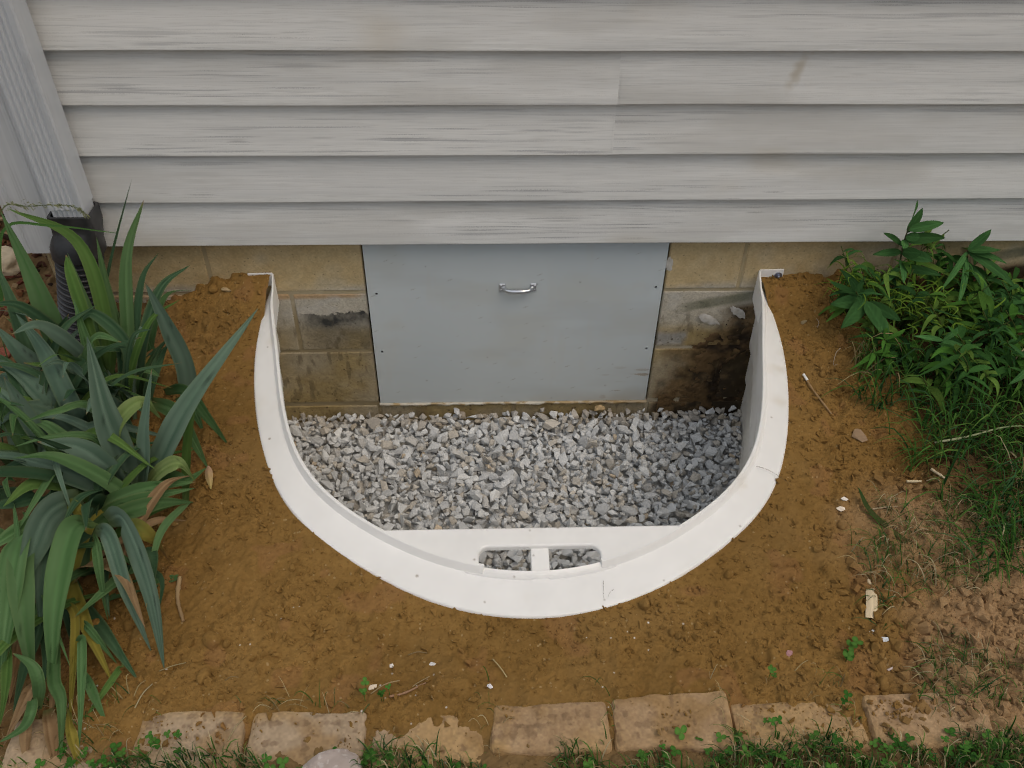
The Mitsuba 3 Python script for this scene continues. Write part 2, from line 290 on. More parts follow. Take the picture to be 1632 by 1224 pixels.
# ---------------------------------------------------------------- the ground (datum z = 0 at the first bed joint of the wall)
def lip_z(y): return 0.045 + 0.08 * np.asarray(y, float)
INNER = [(.652, .0), (.643, -.09), (.630, -.15), (.597, -.28), (.575, -.39), (.541, -.515), (.493, -.632), (.414, -.726), (.32, -.797), (.21, -.859), (.12, -.889), (.0, -.905)]
OUTER = [(.661, .0), (.667, -.10), (.658, -.29), (.604, -.528), (.531, -.700), (.452, -.790), (.311, -.895), (.182, -.962), (.075, -.988), (.0, -.993)]
XC = 0.006
def full_curve(half, n):
    a = np.array(half); b = a[::-1][1:] * [-1, 1]
    c = spline(np.vstack([b[::-1][:0], a, b]), 2000); c[:, 0] += XC
    d = np.r_[0, np.cumsum(np.linalg.norm(np.diff(c, axis=0), axis=1))]
    return np.stack([np.interp(np.linspace(0, d[-1], n), d, c[:, k]) for k in (0, 1)], 1)
NR = 221
from scipy.ndimage import gaussian_filter1d
def smooth_curve(c):
    s = gaussian_filter1d(c, 6, axis=0, mode='nearest'); w = np.clip(np.minimum(np.arange(len(c)), np.arange(len(c))[::-1]) / 14, 0, 1)[:, None]
    return c * (1 - w) + s * w
IN, OUT = smooth_curve(full_curve(INNER, NR)), smooth_curve(full_curve(OUTER, NR))
tn = np.gradient(IN, axis=0); tn /= np.linalg.norm(tn, axis=1, keepdims=True); NRM = np.stack([-tn[:, 1], tn[:, 0]], 1)
if NRM[0, 0] < 0: NRM = -NRM
OUT_POLY = Polygon(np.vstack([OUT, [[-.7, .3], [.7, .3]][::1]])) if OUT[0, 0] < 0 else Polygon(np.vstack([OUT, [[-.66, .3], [.66, .3]]]))
IN_POLY = Polygon(np.vstack([IN, [[-.65, .3], [.65, .3]]]))
from scipy.spatial import cKDTree
out_tree = cKDTree(np.vstack([OUT, OUT + 0.002]))

def ground_base(x, y):
    x, y = np.asarray(x, float), np.asarray(y, float)
    z = 0.0150 + 0.08 * np.maximum(y, -1.3) + 0.021 * sm(-1.06, -1.18, y) + .009 * sm(-1.24, -1.29, y)
    z = z - 0.050 * sm(-0.70, -1.02, x)
    ax = np.abs(x)
    z = z + (0.042 * sm(1.02, .66, ax) + 0.008) * sm(-.16, 0, y) * sm(.60, .66, ax) * np.where(x < 0, 1.0, .62)
    z = z + 0.015 * sm(.66, .95, x) * sm(-.55, -.1, y)
    z = z - 0.03 * sm(0.02, 0.2, y)
    return z
def gz(x, y):
    x, y = np.broadcast_arrays(np.asarray(x, float), np.asarray(y, float))
    p = np.stack([x, y, x * 0], -1)
    z = ground_base(x, y)
    d = out_tree.query(np.stack([x.ravel(), y.ravel()], 1))[0].reshape(x.shape)
    amp = 0.05 + 0.95 * sm(0.005, 0.13, d)
    rough = 1 + 1.1 * sm(.62, .85, x + 0.2 * (meshkit.fbm(p * 5, 2, 9) - .5)) + 0.8 * sm(-.6, -.85, x)
    z = z + amp * 0.022 * (meshkit.fbm(p * 5.2 + 3, 3, 1) - .5)
    z = z + amp * rough * 0.008 * (meshkit.fbm(p * 24, 3, 2) - .5)
    z = z + (0.12 + 0.88 * amp) * rough * 0.0066 * (meshkit.fbm(p * 95, 3, 3) - .5)
    z = z + (0.15 + 0.85 * amp) * 0.0040 * (meshkit.noise(p * 240, 8) - .5)
    b = meshkit.noise(p * 40, 5); z = z + amp * rough * 0.007 * sm(.62, .9, b)
    z = z - amp * 0.006 * sm(.66, .9, meshkit.noise(p * 26, 6))
    # soil pushed up over the rim's outer edge here and there
    z = z + 0.003 * sm(.50, .90, meshkit.fbm(np.stack([x * 5, y * 5, x * 0], -1), 2, 12)) * sm(.05, .0, d)
    return z
def axis(lo, hi, a, b, fine, grow=1.25, big=0.8):
    c = list(np.arange(a, b + 1e-9, fine)); s = fine; left = []
    q = a
    while q > lo: s = min(s * grow, big); q -= s; left.append(q)
    s = fine; q = c[-1]; right = []
    while q < hi: s = min(s * grow, big); q += s; right.append(q)
    return np.array(left[::-1] + c + right)
gx, gy = axis(-16, 16, -1.36, 1.42, .0034), axis(-16, 6, -1.42, 0.02, .0034)
GX, GY = np.meshgrid(gx, gy, indexing='ij')
GZ = gz(GX, GY)
V = np.stack([GX.ravel(), GY.ravel(), GZ.ravel()], 1); F = grid_faces(len(gx), len(gy))
hole = OUT_POLY.buffer(-0.006)
shapely.prepare(hole)
inside = shapely.contains_xy(hole, V[:, 0], V[:, 1])
house_in = (V[:, 1] > 0.10) & (V[:, 0] > -1.15)
F = F[~(inside[F].any(1) | house_in[F].all(1))]
used = np.unique(F); remap = np.full(len(V), -1); remap[used] = np.arange(len(used))
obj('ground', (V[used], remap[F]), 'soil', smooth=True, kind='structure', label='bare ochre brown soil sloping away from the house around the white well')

# crumbs and clods of the soil
def on_soil(n, box_, rg):
    P = np.stack([rg.uniform(box_[0], box_[1], n), rg.uniform(box_[2], box_[3], n)], 1)
    return P[~shapely.contains_xy(OUT_POLY.buffer(0.004), P[:, 0], P[:, 1])]
protos = [stone_hull(12, 1.0, .8, rng, .22) for _ in range(14)]
PAV = [(-.900, -.700, -1.172, -1.282, -.061, -.05, 'leftmost, mostly under leaves and grass'), (-.688, -.508, -1.172, -1.278, -.051, 0, 'second from left, below the drooping iris tips'),
       (-.496, -.300, -1.176, -1.280, -.050, .03, 'third from left, above the pinkish rock'), (-.288, -.094, -1.186, -1.284, -.0570, -.09, 'fourth from left, nearly buried under soil'),
       (-.082, .114, -1.172, -1.262, -.047, -.05, 'fifth from left with a chipped grey left corner'), (.126, .328, -1.160, -1.262, -.048, .02, 'sixth from left, cleanest and highest of the row'),
       (.340, .560, -1.172, -1.268, -.0575, -.10, 'seventh from left, mostly covered by soil and grass'), (.574, .778, -1.172, -1.268, -.048, .04, 'eighth from left, pale with a slanting ridge'),
       (.790, 1.010, -1.176, -1.272, -.058, -.05, 'rightmost, edged by clover')]
def top_z(x, y):
    z = gz(x, y)
    for x0, x1, y1, y0, zt, tl, _ in PAV:
        z = np.where((x > x0 + .006) & (x < x1 - .006) & (y > y0 + .006) & (y < y1 - .006), np.maximum(z, zt + tl * (y - (y0 + y1) / 2)), z)
    return z
def scatter_hulls(P, R, sink, rg, protos=protos, cols=None):
    Z = top_z(P[:, 0], P[:, 1]); parts = []
    for i, (q, r, z) in enumerate(zip(P, R, Z)):
        v, f = protos[rg.integers(len(protos))]
        w = (v * r) @ rot_any(rg).T + [q[0], q[1], z + r * sink]
        parts.append((w, f) if cols is None else (w, f, cols[i]))
    return cat_mesh(parts)
rg = np.random.default_rng(11)
P = on_soil(64000, (-1.0, 1.25, -1.29, -.005), rg)
dens = meshkit.fbm(np.c_[P * 7, P[:, 0] * 0], 3, 21); P = P[rg.uniform(.22, .74, len(P)) < dens + .14 * sm(.6, .9, P[:, 0]) - .16 * sm(-1.17, -1.22, P[:, 1])]
R = np.minimum(0.0011 * rg.pareto(1.75, len(P)) + 0.0013, 0.0090)
small = [stone_hull(7, 1.0, .8, rng, .2) for _ in range(10)]
obj('soil_crumbs', scatter_hulls(P, R, .30, rg, small), 'clod', kind='stuff', label='fine crumbs of ochre soil strewn over the bare ground', cat='soil crumbs')
P = on_soil(2300, (.60, 1.35, -1.22, -.60), rg); P = P[meshkit.fbm(np.c_[P * 6, P[:, 0] * 0], 3, 33) + .25 * sm(-.85, -1.1, P[:, 1]) > .50]
obj('dry_clods', scatter_hulls(P, .0035 + .012 * rg.uniform(0, 1, len(P)) ** 2.2, .30, rg), 'clod', kind='stuff', label='pale dry lumps of older soil among the thin grass on the right', cat='dry soil lumps')
def clod_mesh(r, rg):
    m = trimesh.creation.icosphere(2, 1.0); v = np.array(m.vertices) * [rg.uniform(1, 1.3), 1, .75]
    v *= (0.74 + .52 * meshkit.fbm(v * 1.5 + rg.uniform(0, 50, 3), 3, 4))[:, None]
    return v @ rot_any(rg).T * r, np.array(m.faces)
CLODS = [(-.83, -.99, .021, 'left of the bare strip beneath the drooping leaf tips'), (-.77, -.985, .014, 'second from the left beneath the drooping leaf tips'), (-.80, -1.04, .018, 'lowest of the three beneath the drooping leaf tips'),
         (-.60, -1.03, .020, 'beside the grass fringe left of the front of the well'), (-.575, -1.03, .011, 'small one touching the big lump left of the well front'), (-.60, -1.10, .017, 'just above the second paver from the left'),
         (-.31, -1.125, .015, 'behind the buried paver near the white shell bits'), (-.335, -1.03, .008, 'in the open soil left of the front of the rim'),
         (.395, -.905, .013, 'in the open soil right of the front of the rim'), (.26, -1.03, .010, 'in front of the right half of the rim'), (.29, -1.02, .008, 'right neighbour of the lump in front of the rim'),
         (.745, -.345, .013, 'below the grass tuft at the weed edge'), (.79, -.39, .017, 'largest one at the weed edge right of the dry stalk'), (.755, -.40, .012, 'right of the dry stalk near the weed edge'),
         (.735, -.13, .007, 'small round one by the right bracket'), (-.80, -.03, .016, 'against the block wall left of the well'), (.66, -.79, .013, 'right of the rim near the pale shard'),
         (.71, -1.13, .020, 'behind the right pavers at the dry soil'), (.62, -1.15, .017, 'behind the paver joint right of the centre'), (.78, -1.14, .022, 'beside the rightmost bare paver')]
for x, y, r, where in CLODS:
    v, f = clod_mesh(r * .8, rg); z = float(gz(x, y))
    obj('soil_clod', (v + [x, y, z + .25 * r], f), 'clod', smooth=True, label='rounded lump of ochre soil, ' + where, cat='soil lump', group='soil lumps')

# ---------------------------------------------------------------- the house
house = thing('house', 'house wall with whitewashed woodgrain siding above a tan concrete block foundation', 'house')
Z0, EXP, YS = 0.175, 0.1229, -0.038
def plank_mesh(i, x0, x1, dy=0.0, dz=0.0, seed=0):
    xs = np.linspace(x0, x1, max(2, int((x1 - x0) / .045)))
    z0 = Z0 + EXP * i + dz
    prof = np.array([(-.012, .004), (-.024, .0005), (YS + .003, -.0012), (YS + .0008, -.0004), (YS, .0012), (YS + .0011, .012), (YS + .0080, .055), (YS + .0150, .10), (YS + .0195, EXP + .006), (-.012, EXP + .012)])
    rows = []
    for x in xs:
        q = np.array([[x * 1.9, i * 7.7 + seed, 0.0]]); w = float(meshkit.fbm(q, 2, 40)[0] - .5)
        u = float(meshkit.fbm(q * 1.3 + 9, 2, 41)[0] - .5)
        rows.append([(x, a + dy + w * .004, z0 + b + u * .0022) for a, b in prof])
    return loft(rows)
for i in range(24):
    if i in (2, 3):
        obj('siding_plank', plank_mesh(i, -1.145, .238 if i == 2 else .246, 0, 0), 'vinyl_woodgrain', house, smooth=25)
        obj('siding_plank', plank_mesh(i, .219 if i == 2 else .227, 4.2, -.0009, .0014, 0), 'vinyl_woodgrain', house, smooth=25)
    else:
        obj('siding_plank', plank_mesh(i, -1.145, 4.2), 'vinyl_woodgrain', house, smooth=25)
obj('wall_core', bevel_box(-1.215, 4.2, -.011, 3.2, .2055, 3.15, .002), 'trim_paint', house)
# corner post, with two grooves on the front face
cp = [(-1.252, .12), (-1.252, -.046), (-1.249, -.049), (-1.226, -.049), (-1.224, -.0465), (-1.221, -.049), (-1.150, -.049), (-1.147, -.0465), (-1.145, -.049), (-1.126, -.049), (-1.123, -.046), (-1.123, -.010), (-1.20, -.010), (-1.20, .12)]
pm = trimesh.creation.extrude_polygon(Polygon(cp), 2.99, engine='earcut'); pm.apply_translation([0, 0, .163])
obj('corner_post', pm, 'trim_paint', house)
# block foundation: every block a piece, mortar recessed
J = .0095
def row_edges(k):
    a = [-1.2192, -.8128, -.4064] if k % 2 == 0 else [-1.2192, -1.016, -.6096, -.4064]
    b = [.4064, .6096] + [1.016 + .4064 * n for n in range(8)] if k % 2 == 0 else [.4064 + .4064 * n for n in range(10)]
    return a, b
for k, zt in enumerate((.2032, 0.0, -.2032)):
    for edges in row_edges(k):
        for xa, xb in zip(edges, edges[1:]):
            if xa > 2.5: continue
            l = xa + (0 if abs(abs(xa) - .4064) < 1e-6 else J / 2); r = xb - (0 if abs(abs(xb) - .4064) < 1e-6 else J / 2)
            dy = rng.uniform(-.0012, .0008)
            obj('block', bevel_box(l, r, dy, .19, zt - .2032 + J / 2, zt - J / 2, .0035), 'block', house)
xa = -1.2192
while xa < 2.4:
    obj('block', bevel_box(xa + J / 2, xa + .4064 - J / 2, .0, .19, -.6096, -.4064 - J, .0035), 'block', house); xa += .4064
mort = [bevel_box(-1.2185, -.4072, .0028, .188, -.61, .204, .0004), bevel_box(.4072, 4.2, .0028, .188, -.61, .204, .0004), bevel_box(-.4072, .4072, .0022, .188, -.61, -.4085, .0004)]
obj('mortar', cat_mesh(mort), 'mortar', house, label='recessed mortar joints between the foundation blocks')
# clay left sticking to the wall in the right corner of the well
zs, xs = np.linspace(-.47, -.03, 120), np.linspace(.44, .70, 90)
XX, ZZ = np.meshgrid(xs, zs, indexing='ij')
q = np.stack([XX, ZZ, XX * 0], -1)
n1, n2 = meshkit.fbm(q * 9, 3, 50), meshkit.fbm(q * 42, 3, 51)
lim = (XX - .565) * 1.0 + (-.175 - ZZ) * .55 + .55 * sm(-.36, -.43, ZZ) * .25
h = -.0045 + .055 * np.clip(lim, -.3, .1) + .016 * (n1 - .5) + .009 * (n2 - .5) + .005 * (meshkit.fbm(q * 110, 2, 52) - .5)
h = np.where(ZZ > -.065 + .18 * (XX - .62), -.02, h); h = np.clip(h, -.012, .0055)
vv = np.stack([XX, -h, ZZ], -1)
obj('clay_smear', (vv.reshape(-1, 3), grid_faces(90, 120)), 'wet_clay', house, smooth=True, label='dark wet clay stuck to the blocks in the right corner of the well')
# lime splashes
for x, z, a, b, an in ((.545, -.098, .034, .013, -.5), (.625, -.075, .030, .012, -.7), (.41, .085, .010, .022, .1)):
    th = np.linspace(0, 2 * np.pi, 26)[:-1]; rr = 1 + .35 * (rng.uniform(size=25) - .5)
    c, s = math.cos(an), math.sin(an)
    ring = np.stack([x + rr * (a * np.cos(th) * c - b * np.sin(th) * s), th * 0 - .0015, z + rr * (a * np.cos(th) * s + b * np.sin(th) * c)], 1)
    if x > .5: ring[:, 1] -= .0035
    v = np.vstack([ring, ring * [.5, 1, .5] + [x * .5, -.0015, z * .5], [[x, ring[0, 1] - .0022, z]]])
    k = np.arange(25)
    f = np.vstack([tri(np.stack([k, (k + 1) % 25, 25 + (k + 1) % 25, 25 + k], 1)), np.stack([25 + k, 25 + (k + 1) % 25, k * 0 + 50], 1)])
    obj('lime_splash', (v, f), 'lime', house, smooth=True)
# sill under the door
xs = np.linspace(-.404, .404, 90)
rows = []
for x in xs:
    a = .010 + .006 * (meshkit.noise(np.array([[x * 40, 1, 0]]), 3)[0] - .5); b = .004 * (meshkit.noise(np.array([[x * 70, 5, 0]]), 3)[0] - .5)
    rows.append([(x, .03, -.4035), (x, -.002 - a * .3, -.4035), (x, -a, -.4055 + b * .3), (x, -a * .9, -.4105 + b), (x, .0, -.4125 + b)])
obj('sill', loft(rows), 'sill', house, smooth=40, label='thin pale mortar sill under the grey door')
# the grey access door: a sheet with four countersunk holes
door = key_for('access_door', house); labels[door] = {'label': 'smooth grey access door with a chrome pull handle in the block wall'}
px0, px1, pz0, pz1, py, pt = -.4015, .4005, -.4030, .198, -.004, .012
pan = m3.Manifold.cube([px1 - px0, pt, pz1 - pz0]).translate([px0, py, pz0])
HOLES = [(-.378, -.002), (-.380, -.204), (.382, .013), (.381, -.202)]
for x, z in HOLES:
    pan = pan - m3.Manifold.cylinder(.0074, .0066, .0030, 24).rotate([90, 0, 0]).translate([x, py + .0062, z])
scene[door] = mikit.ply(man(pan), 'panel_paint')
for x, z in HOLES:
    s = m3.Manifold.cylinder(.0016, .0048, .0044, 18).rotate([90, 0, 0]).translate([x, py + .0061, z])
    obj('screw', man(s), 'screw_gap_dark', door)
    ringm = trimesh.creation.torus(.0068, .0006, 28, 8); ringm.apply_transform(trimesh.transformations.rotation_matrix(math.pi / 2, [1, 0, 0])); ringm.apply_translation([x, py - .0001, z])
    obj('screw_hole_rim', ringm, 'panel_paint', door, smooth=True)
# dark sheet added behind the door, its colour standing in for edge gap shadow
obj('door_backing', bevel_box(-.4064, .4064, .03, .06, -.4064, .2, .001), 'screw_gap_dark', door)
# chrome pull: two feet plates with screw heads and a bowed bar
hx, hz = .005, .017
hd = key_for('handle', door); labels[hd] = {'label': 'chrome bow pull handle'}
bar = spline([(hx - .044, py - .001, hz), (hx - .038, py - .006, hz - .001), (hx - .030, py - .0145, hz - .002), (hx - .016, py - .0185, hz - .0025), (hx, py - .0190, hz - .0025), (hx + .016, py - .0185, hz - .0025), (hx + .030, py - .0145, hz - .002), (hx + .038, py - .006, hz - .001), (hx + .044, py - .001, hz)], 44)
t = np.linspace(-1, 1, 44); bw = .0040 + .0020 * np.cos(t * 1.5)
vb, fb = tube(bar, bw, 14); vb[:, 2] = hz + (vb[:, 2] - hz) * 1.15
feet = [bevel_box(hx + s * .042 - .0085, hx + s * .042 + .0085, py - .0046, py + .0005, hz - .0125, hz + .0130, .0018) for s in (-1, 1)]
heads = []
for s in (-1, 1):
    for dz in (-.0068, .0068):
        m = trimesh.creation.icosphere(2, .0029); m.apply_scale([1, .6, 1]); m.apply_translation([hx + s * .0455, py - .0052, hz + dz]); heads.append((np.array(m.vertices), np.array(m.faces)))
scene[hd] = mikit.ply(cat_mesh([(vb, fb)] + feet + heads), 'chrome', smooth=35)

# ---------------------------------------------------------------- the window well
well = thing('window_well', 'white moulded plastic half round window well set in the soil against the block wall', 'window well')
gap = np.linalg.norm(OUT - IN, axis=1); kf = np.clip(gap / .030, .2, 1.0)[:, None]
zi = lip_z(IN[:, 1]); zo = lip_z(OUT[:, 1])
Fi = IN + NRM * .0145 * kf
def ring(xy, z): return np.c_[xy, z]
dn = NRM
wob = .0016 * (meshkit.fbm(np.c_[IN * 5, IN[:, :1] * 0], 2, 60) - .5)
fl_rows = [ring(OUT + dn * .005, zo - .085), ring(OUT + dn * .0045, zo - .032), ring(OUT + dn * .0025, zo - .0265), ring(OUT, zo - .0245)]
for a in (.12, .3, .5, .7, .88, 1.0):
    xy = OUT * (1 - a) + Fi * a
    fl_rows.append(ring(xy, lip_z(xy[:, 1]) - (.0242 * (1 - a) + .0160 * a) + wob * (1 - abs(2 * a - 1))))
rim = key_for('rim', well)
# raised inner lip: part of the rim except where the drain slot cuts through it
SX0, SX1 = -.104, .139
slot = (IN[:, 0] > SX0) & (IN[:, 0] < SX1) & (IN[:, 1] < -.8)
lip_rows = [ring(Fi, lip_z(Fi[:, 1]) - .0160), ring(IN + dn * .0125 * kf, lip_z(IN[:, 1]) - .0130), ring(IN + dn * .0085 * kf, zi - .0022), ring(IN + dn * .0062 * kf, zi), ring(IN + dn * .0012, zi + .0002), ring(IN - dn * .0004, zi - .0016), ring(IN - dn * .0004, zi - .0085), ring(IN + dn * .004, zi - .0100)]
v1, f1 = loft(np.swapaxes(np.array(fl_rows), 0, 1))
la = np.swapaxes(np.array(lip_rows), 0, 1)
idx = np.where(slot)[0]; a0, a1 = idx[0], idx[-1]
pieces = [(v1, f1), loft(la[:a0 + 1]), loft(la[a1:])]
for e in (a0, a1):                                             # close the cut ends of the lip
    q = la[e]; n0 = len(q); v = np.vstack([q, q.mean(0)[None]]); k = np.arange(n0)
    pieces.append((v, np.stack([k, (k + 1) % n0, k * 0 + n0], 1)))
# in the slot the flange's inner edge turns down
e = la[a0:a1 + 1, 0]; e2 = e.copy(); e2[:, 2] -= .006
pieces.append(loft([e, e2]))
scene[rim] = mikit.ply(cat_mesh(pieces), 'white_plastic', smooth=38)
labels[rim] = {'label': 'broad white flange with a raised inner lip'}
# liner wall, stepped
prof = [(.004, -.0100), (.007, -.020), (.008, -.090), (.010, -.115), (.020, -.128), (.021, -.215), (.023, -.235), (.032, -.247), (.034, -.345), (.042, -.360), (.044, -.60)]
wall_k = .35 + .65 * sm(-.45, -.0, IN[:, 1])[:, None]
slot_k = (.020 * sm(.19, .14, np.abs(IN[:, 0] - .018)) * (IN[:, 1] < -.7))[:, None]
lrows = [ring(IN + dn * (o * wall_k + slot_k * (z < -.015)), (zi + z) if z > -.05 else (lip_z(IN[:, 1]) * max(0, 1 + z * 3.0) + z + .02)) for o, z in prof]
obj('liner', loft(np.swapaxes(np.array(lrows), 0, 1)), 'white_plastic', well, smooth=40, label='white inner wall of the well')
# the step: level with the lip, with the drain slot cut through
edge = IN + NRM * .0056
sh = Polygon(np.vstack([edge, [[-.7, .3], [.7, .3]]])).buffer(0).intersection(sbox(-1, -1.2, 1, -.804))
c0 = sbox(SX0, -1.1, SX1, -.850); c0 = c0.buffer(-.020).buffer(.020, quad_segs=10).union(sbox(SX0, -1.1, SX1, -.885))
def slab(poly, z0, z1):
    out = []
    for g in getattr(poly, 'geoms', [poly]):
        m = trimesh.creation.extrude_polygon(g, z1 - z0, engine='earcut'); m.apply_translation([0, 0, z0]); out.append((np.array(m.vertices), np.array(m.faces)))
    return cat_mesh(out)
# rolled edges: a loft of inset outlines at falling heights
def rolled(poly, inset_depth, thick):
    g = poly if poly.geom_type == 'Polygon' else max(poly.geoms, key=lambda q: q.area)
    parts = []
    last = None
    steps = [(0.0045, .0), (0.0026, -.0007), (.0010, -.0022), (.0, -.0048), (.0, -thick)]
    base = np.array(g.exterior.segmentize(.004).coords)[:-1]
    nx = np.roll(base, -1, 0) - np.roll(base, 1, 0); nx /= np.linalg.norm(nx, axis=1, keepdims=True) + 1e-12
    inn = np.stack([-nx[:, 1], nx[:, 0]], 1) * (1 if g.exterior.is_ccw else -1)
    rings = [np.c_[base + inn * o, lip_z((base + inn * o)[:, 1]) + z] for o, z in steps]
    n = len(base); q = np.vstack(rings); f = []
    for r in range(len(steps) - 1):
        k = np.arange(n); f.append(np.stack([r * n + k, r * n + (k + 1) % n, (r + 1) * n + (k + 1) % n, (r + 1) * n + k], 1))
    top = Polygon(rings[0][:, :2]).buffer(0)
    tm = trimesh.creation.triangulate_polygon(top if top.geom_type == 'Polygon' else max(top.geoms, key=lambda a: a.area), engine='earcut')
    tv = np.c_[tm[0], lip_z(tm[0][:, 1])]
    return cat_mesh([(q, tri(np.vstack(f))), (tv, tm[1])])
shelf = sh.difference(c0)
shelf = shelf if shelf.geom_type == 'Polygon' else max(shelf.geoms, key=lambda q: q.area)
obj('step_shelf', rolled(shelf, .0045, .0125), 'white_plastic', well, smooth=45, label='flat white step at the front of the well with a drain slot')
# rib crossing the slot
bx0, bx1 = .001, .036
rows = []
for x in (bx0 - .0015, bx0, bx0 + .002, bx1 - .002, bx1, bx1 + .0015):
    lowr = x < bx0 or x > bx1
    ys = np.array([-.842, -.853, -.865, -.878, -.890, -.902, -.912, -.919, -.924])
    rows.append([(x, y, lip_z(y) - (.0095 + .0062 * sm(-.85, -.915, y) + .002 * (y < -.92)) - (.010 if lowr else (.0006 if x in (bx0, bx1) else 0)) ) for y in ys])
obj('slot_rib', loft(rows), 'white_plastic', well, smooth=50)
# wall brackets with bolts, and the gussets that join them to the liner
for s in (-1, 1):
    x0 = XC + s * .652
    g = Polygon([(0, .064), (0, -.030), (-.11, -.030), (-.11, float(lip_z(-.11)) - .002), (-.055, float(lip_z(-.055)) + .004), (-.025, .056), (-.010, .064)])
    m = trimesh.creation.extrude_polygon(g, .004, engine='earcut')
    v = np.array(m.vertices); v = np.c_[x0 - .002 + v[:, 2] - s * .10 * -v[:, 0] * 1.0, v[:, 0] - .002, v[:, 1]]
    bk = key_for('bracket', well)
    tab = bevel_box(min(x0, x0 + s * .066), max(x0, x0 + s * .066), -.0065, -.0015, .028, .068, .0014)
    tab = (tab[0] + np.c_[np.zeros(len(tab[0])), np.zeros(len(tab[0])), rng.uniform(-.0012, .0012, len(tab[0]))], tab[1])
    scene[bk] = mikit.ply(cat_mesh([(v, m.faces), tab]), 'white_plastic', smooth=30)
    labels[bk] = {'label': ('left' if s < 0 else 'right') + ' wall bracket with a bolt'}
    bxx = x0 + s * .052
    wash = trimesh.creation.cylinder(.0105, .003, 26); head = trimesh.creation.cylinder(.0058, .005, 6); dome = trimesh.creation.icosphere(2, .0035)
    parts = []
    for mm, yy in ((wash, -.0078), (head, -.0110), (dome, -.0135)):
        mm.apply_transform(trimesh.transformations.rotation_matrix(math.pi / 2, [1, 0, 0])); mm.apply_translation([bxx, yy, .050]); parts.append((np.array(mm.vertices), np.array(mm.faces)))
    obj('bolt', cat_mesh(parts), 'zinc', bk, smooth=30)

# ---------------------------------------------------------------- gravel in the well
rg = np.random.default_rng(5)
cell = .002; hx0, hy0 = -.74, -1.0; HM = np.full((740, 510), -.488)
bed = Polygon(np.vstack([IN + NRM * (.010 + .032 * (.35 + .65 * sm(-.45, -.0, IN[:, 1])[:, None])), [[-.71, .0], [.71, .0]]])).buffer(0)
gi, gj = np.meshgrid(hx0 + cell * np.arange(740), hy0 + cell * np.arange(510), indexing='ij')
HM += .012 * (meshkit.fbm(np.stack([gi * 3, gj * 3, gi * 0], -1), 2, 70) - .5)
HM[~shapely.contains_xy(bed, gi, gj)] = -.30
gp = []
for _ in range(60):
    d = rg.normal(size=(rg.integers(9, 15), 3)); d /= np.linalg.norm(d, axis=1, keepdims=True); d *= 1 + .20 * rg.uniform(-1, 1, (len(d), 1))
    d *= [rg.uniform(1.0, 1.5), rg.uniform(.75, 1.05), rg.uniform(.5, .85)]
    h = trimesh.convex.convex_hull(d); h = h.simplify_quadric_decimation(face_count=22) if len(h.faces) > 26 else h
    h = trimesh.convex.convex_hull(np.array(h.vertices)); gp.append((np.array(h.vertices), np.array(h.faces)))
parts = []
NST = 7000
for n in range(NST):
    r = np.clip(rg.lognormal(math.log(.0102), .33), .0052, .020) * (1.0 if n < NST * .75 else .85)
    v, f = gp[rg.integers(len(gp))]
    R = rot_any(rg) if rg.uniform() < .18 else rot_z(rg.uniform(0, 6.3)) @ np.array(trimesh.transformations.euler_matrix(*rg.normal(0, .45, 2), 0)[:3, :3])
    w = (v * r) @ R.T
    k = max(2, int(r * 1.1 / cell)); o = np.arange(-k, k + 1) * cell
    best = None
    for _ in range(7):
        x, y = rg.uniform(-.70, .71), rg.uniform(-.95, -.004)
        i, j = int((x - hx0) / cell), int((y - hy0) / cell)
        if i < k or j < k or i >= 740 - k or j >= 510 - k or HM[i, j] > -.35: continue
        top = HM[i - k:i + k + 1, j - k:j + k + 1]
        hgt = np.quantile(np.minimum(top, -.38), .68)
        if best is None or hgt < best[0]: best = (hgt, x, y, i, j)
    if best is None: continue
    hgt, x, y, i, j = best
    zc = hgt - w[:, 2].min() * .62
    dx, dy = np.meshgrid(o, o, indexing='ij'); ell = 1 - (dx ** 2 + dy ** 2) / (r * 1.05) ** 2
    topz = zc + w[:, 2].max() * np.sqrt(np.maximum(ell, 0)) * .9
    sub = HM[i - k:i + k + 1, j - k:j + k + 1]
    np.copyto(sub, np.where((ell > 0) & (sub < -.35), np.maximum(sub, topz), sub))
    u = rg.uniform()
    base = np.array([.53, .54, .545]) if u < .52 else np.array([.59, .595, .59]) if u < .74 else np.array([.50, .465, .41]) if u < .91 else np.array([.45, .44, .42]) if u < .985 else np.array([.49, .41, .31])
    if y > -.06 and rg.uniform() < .5: base = base * .5 + np.array([.25, .19, .11]) * .5
    col = base * rg.uniform(.82, 1.12)
    parts.append((w + [x, y, zc], f, col))
ring_ = np.array(bed.exterior.segmentize(.02).coords)
fl = trimesh.creation.triangulate_polygon(bed, engine='earcut')
parts.append((np.c_[fl[0], np.full(len(fl[0]), -.482)], fl[1], np.array([.34, .335, .32])))
g = cat_mesh(parts)
# faceted stones, but the vertex colours need unsplit vertices: plain faces
obj('gravel', (g[0], g[1]), 'gravel', color=g[2], kind='stuff', label='crushed grey limestone gravel covering the floor of the window well', cat='gravel')
v, f = gp[3]
obj('gravel_stone', ((v * .017) @ rot_z(.4).T + [.262, -.018, -.418], f), 'gravel', color=np.tile([.42, .30, .16], (len(v), 1)), label='tan stone lying against the wall on the gravel below the right end of the door', cat='stone')

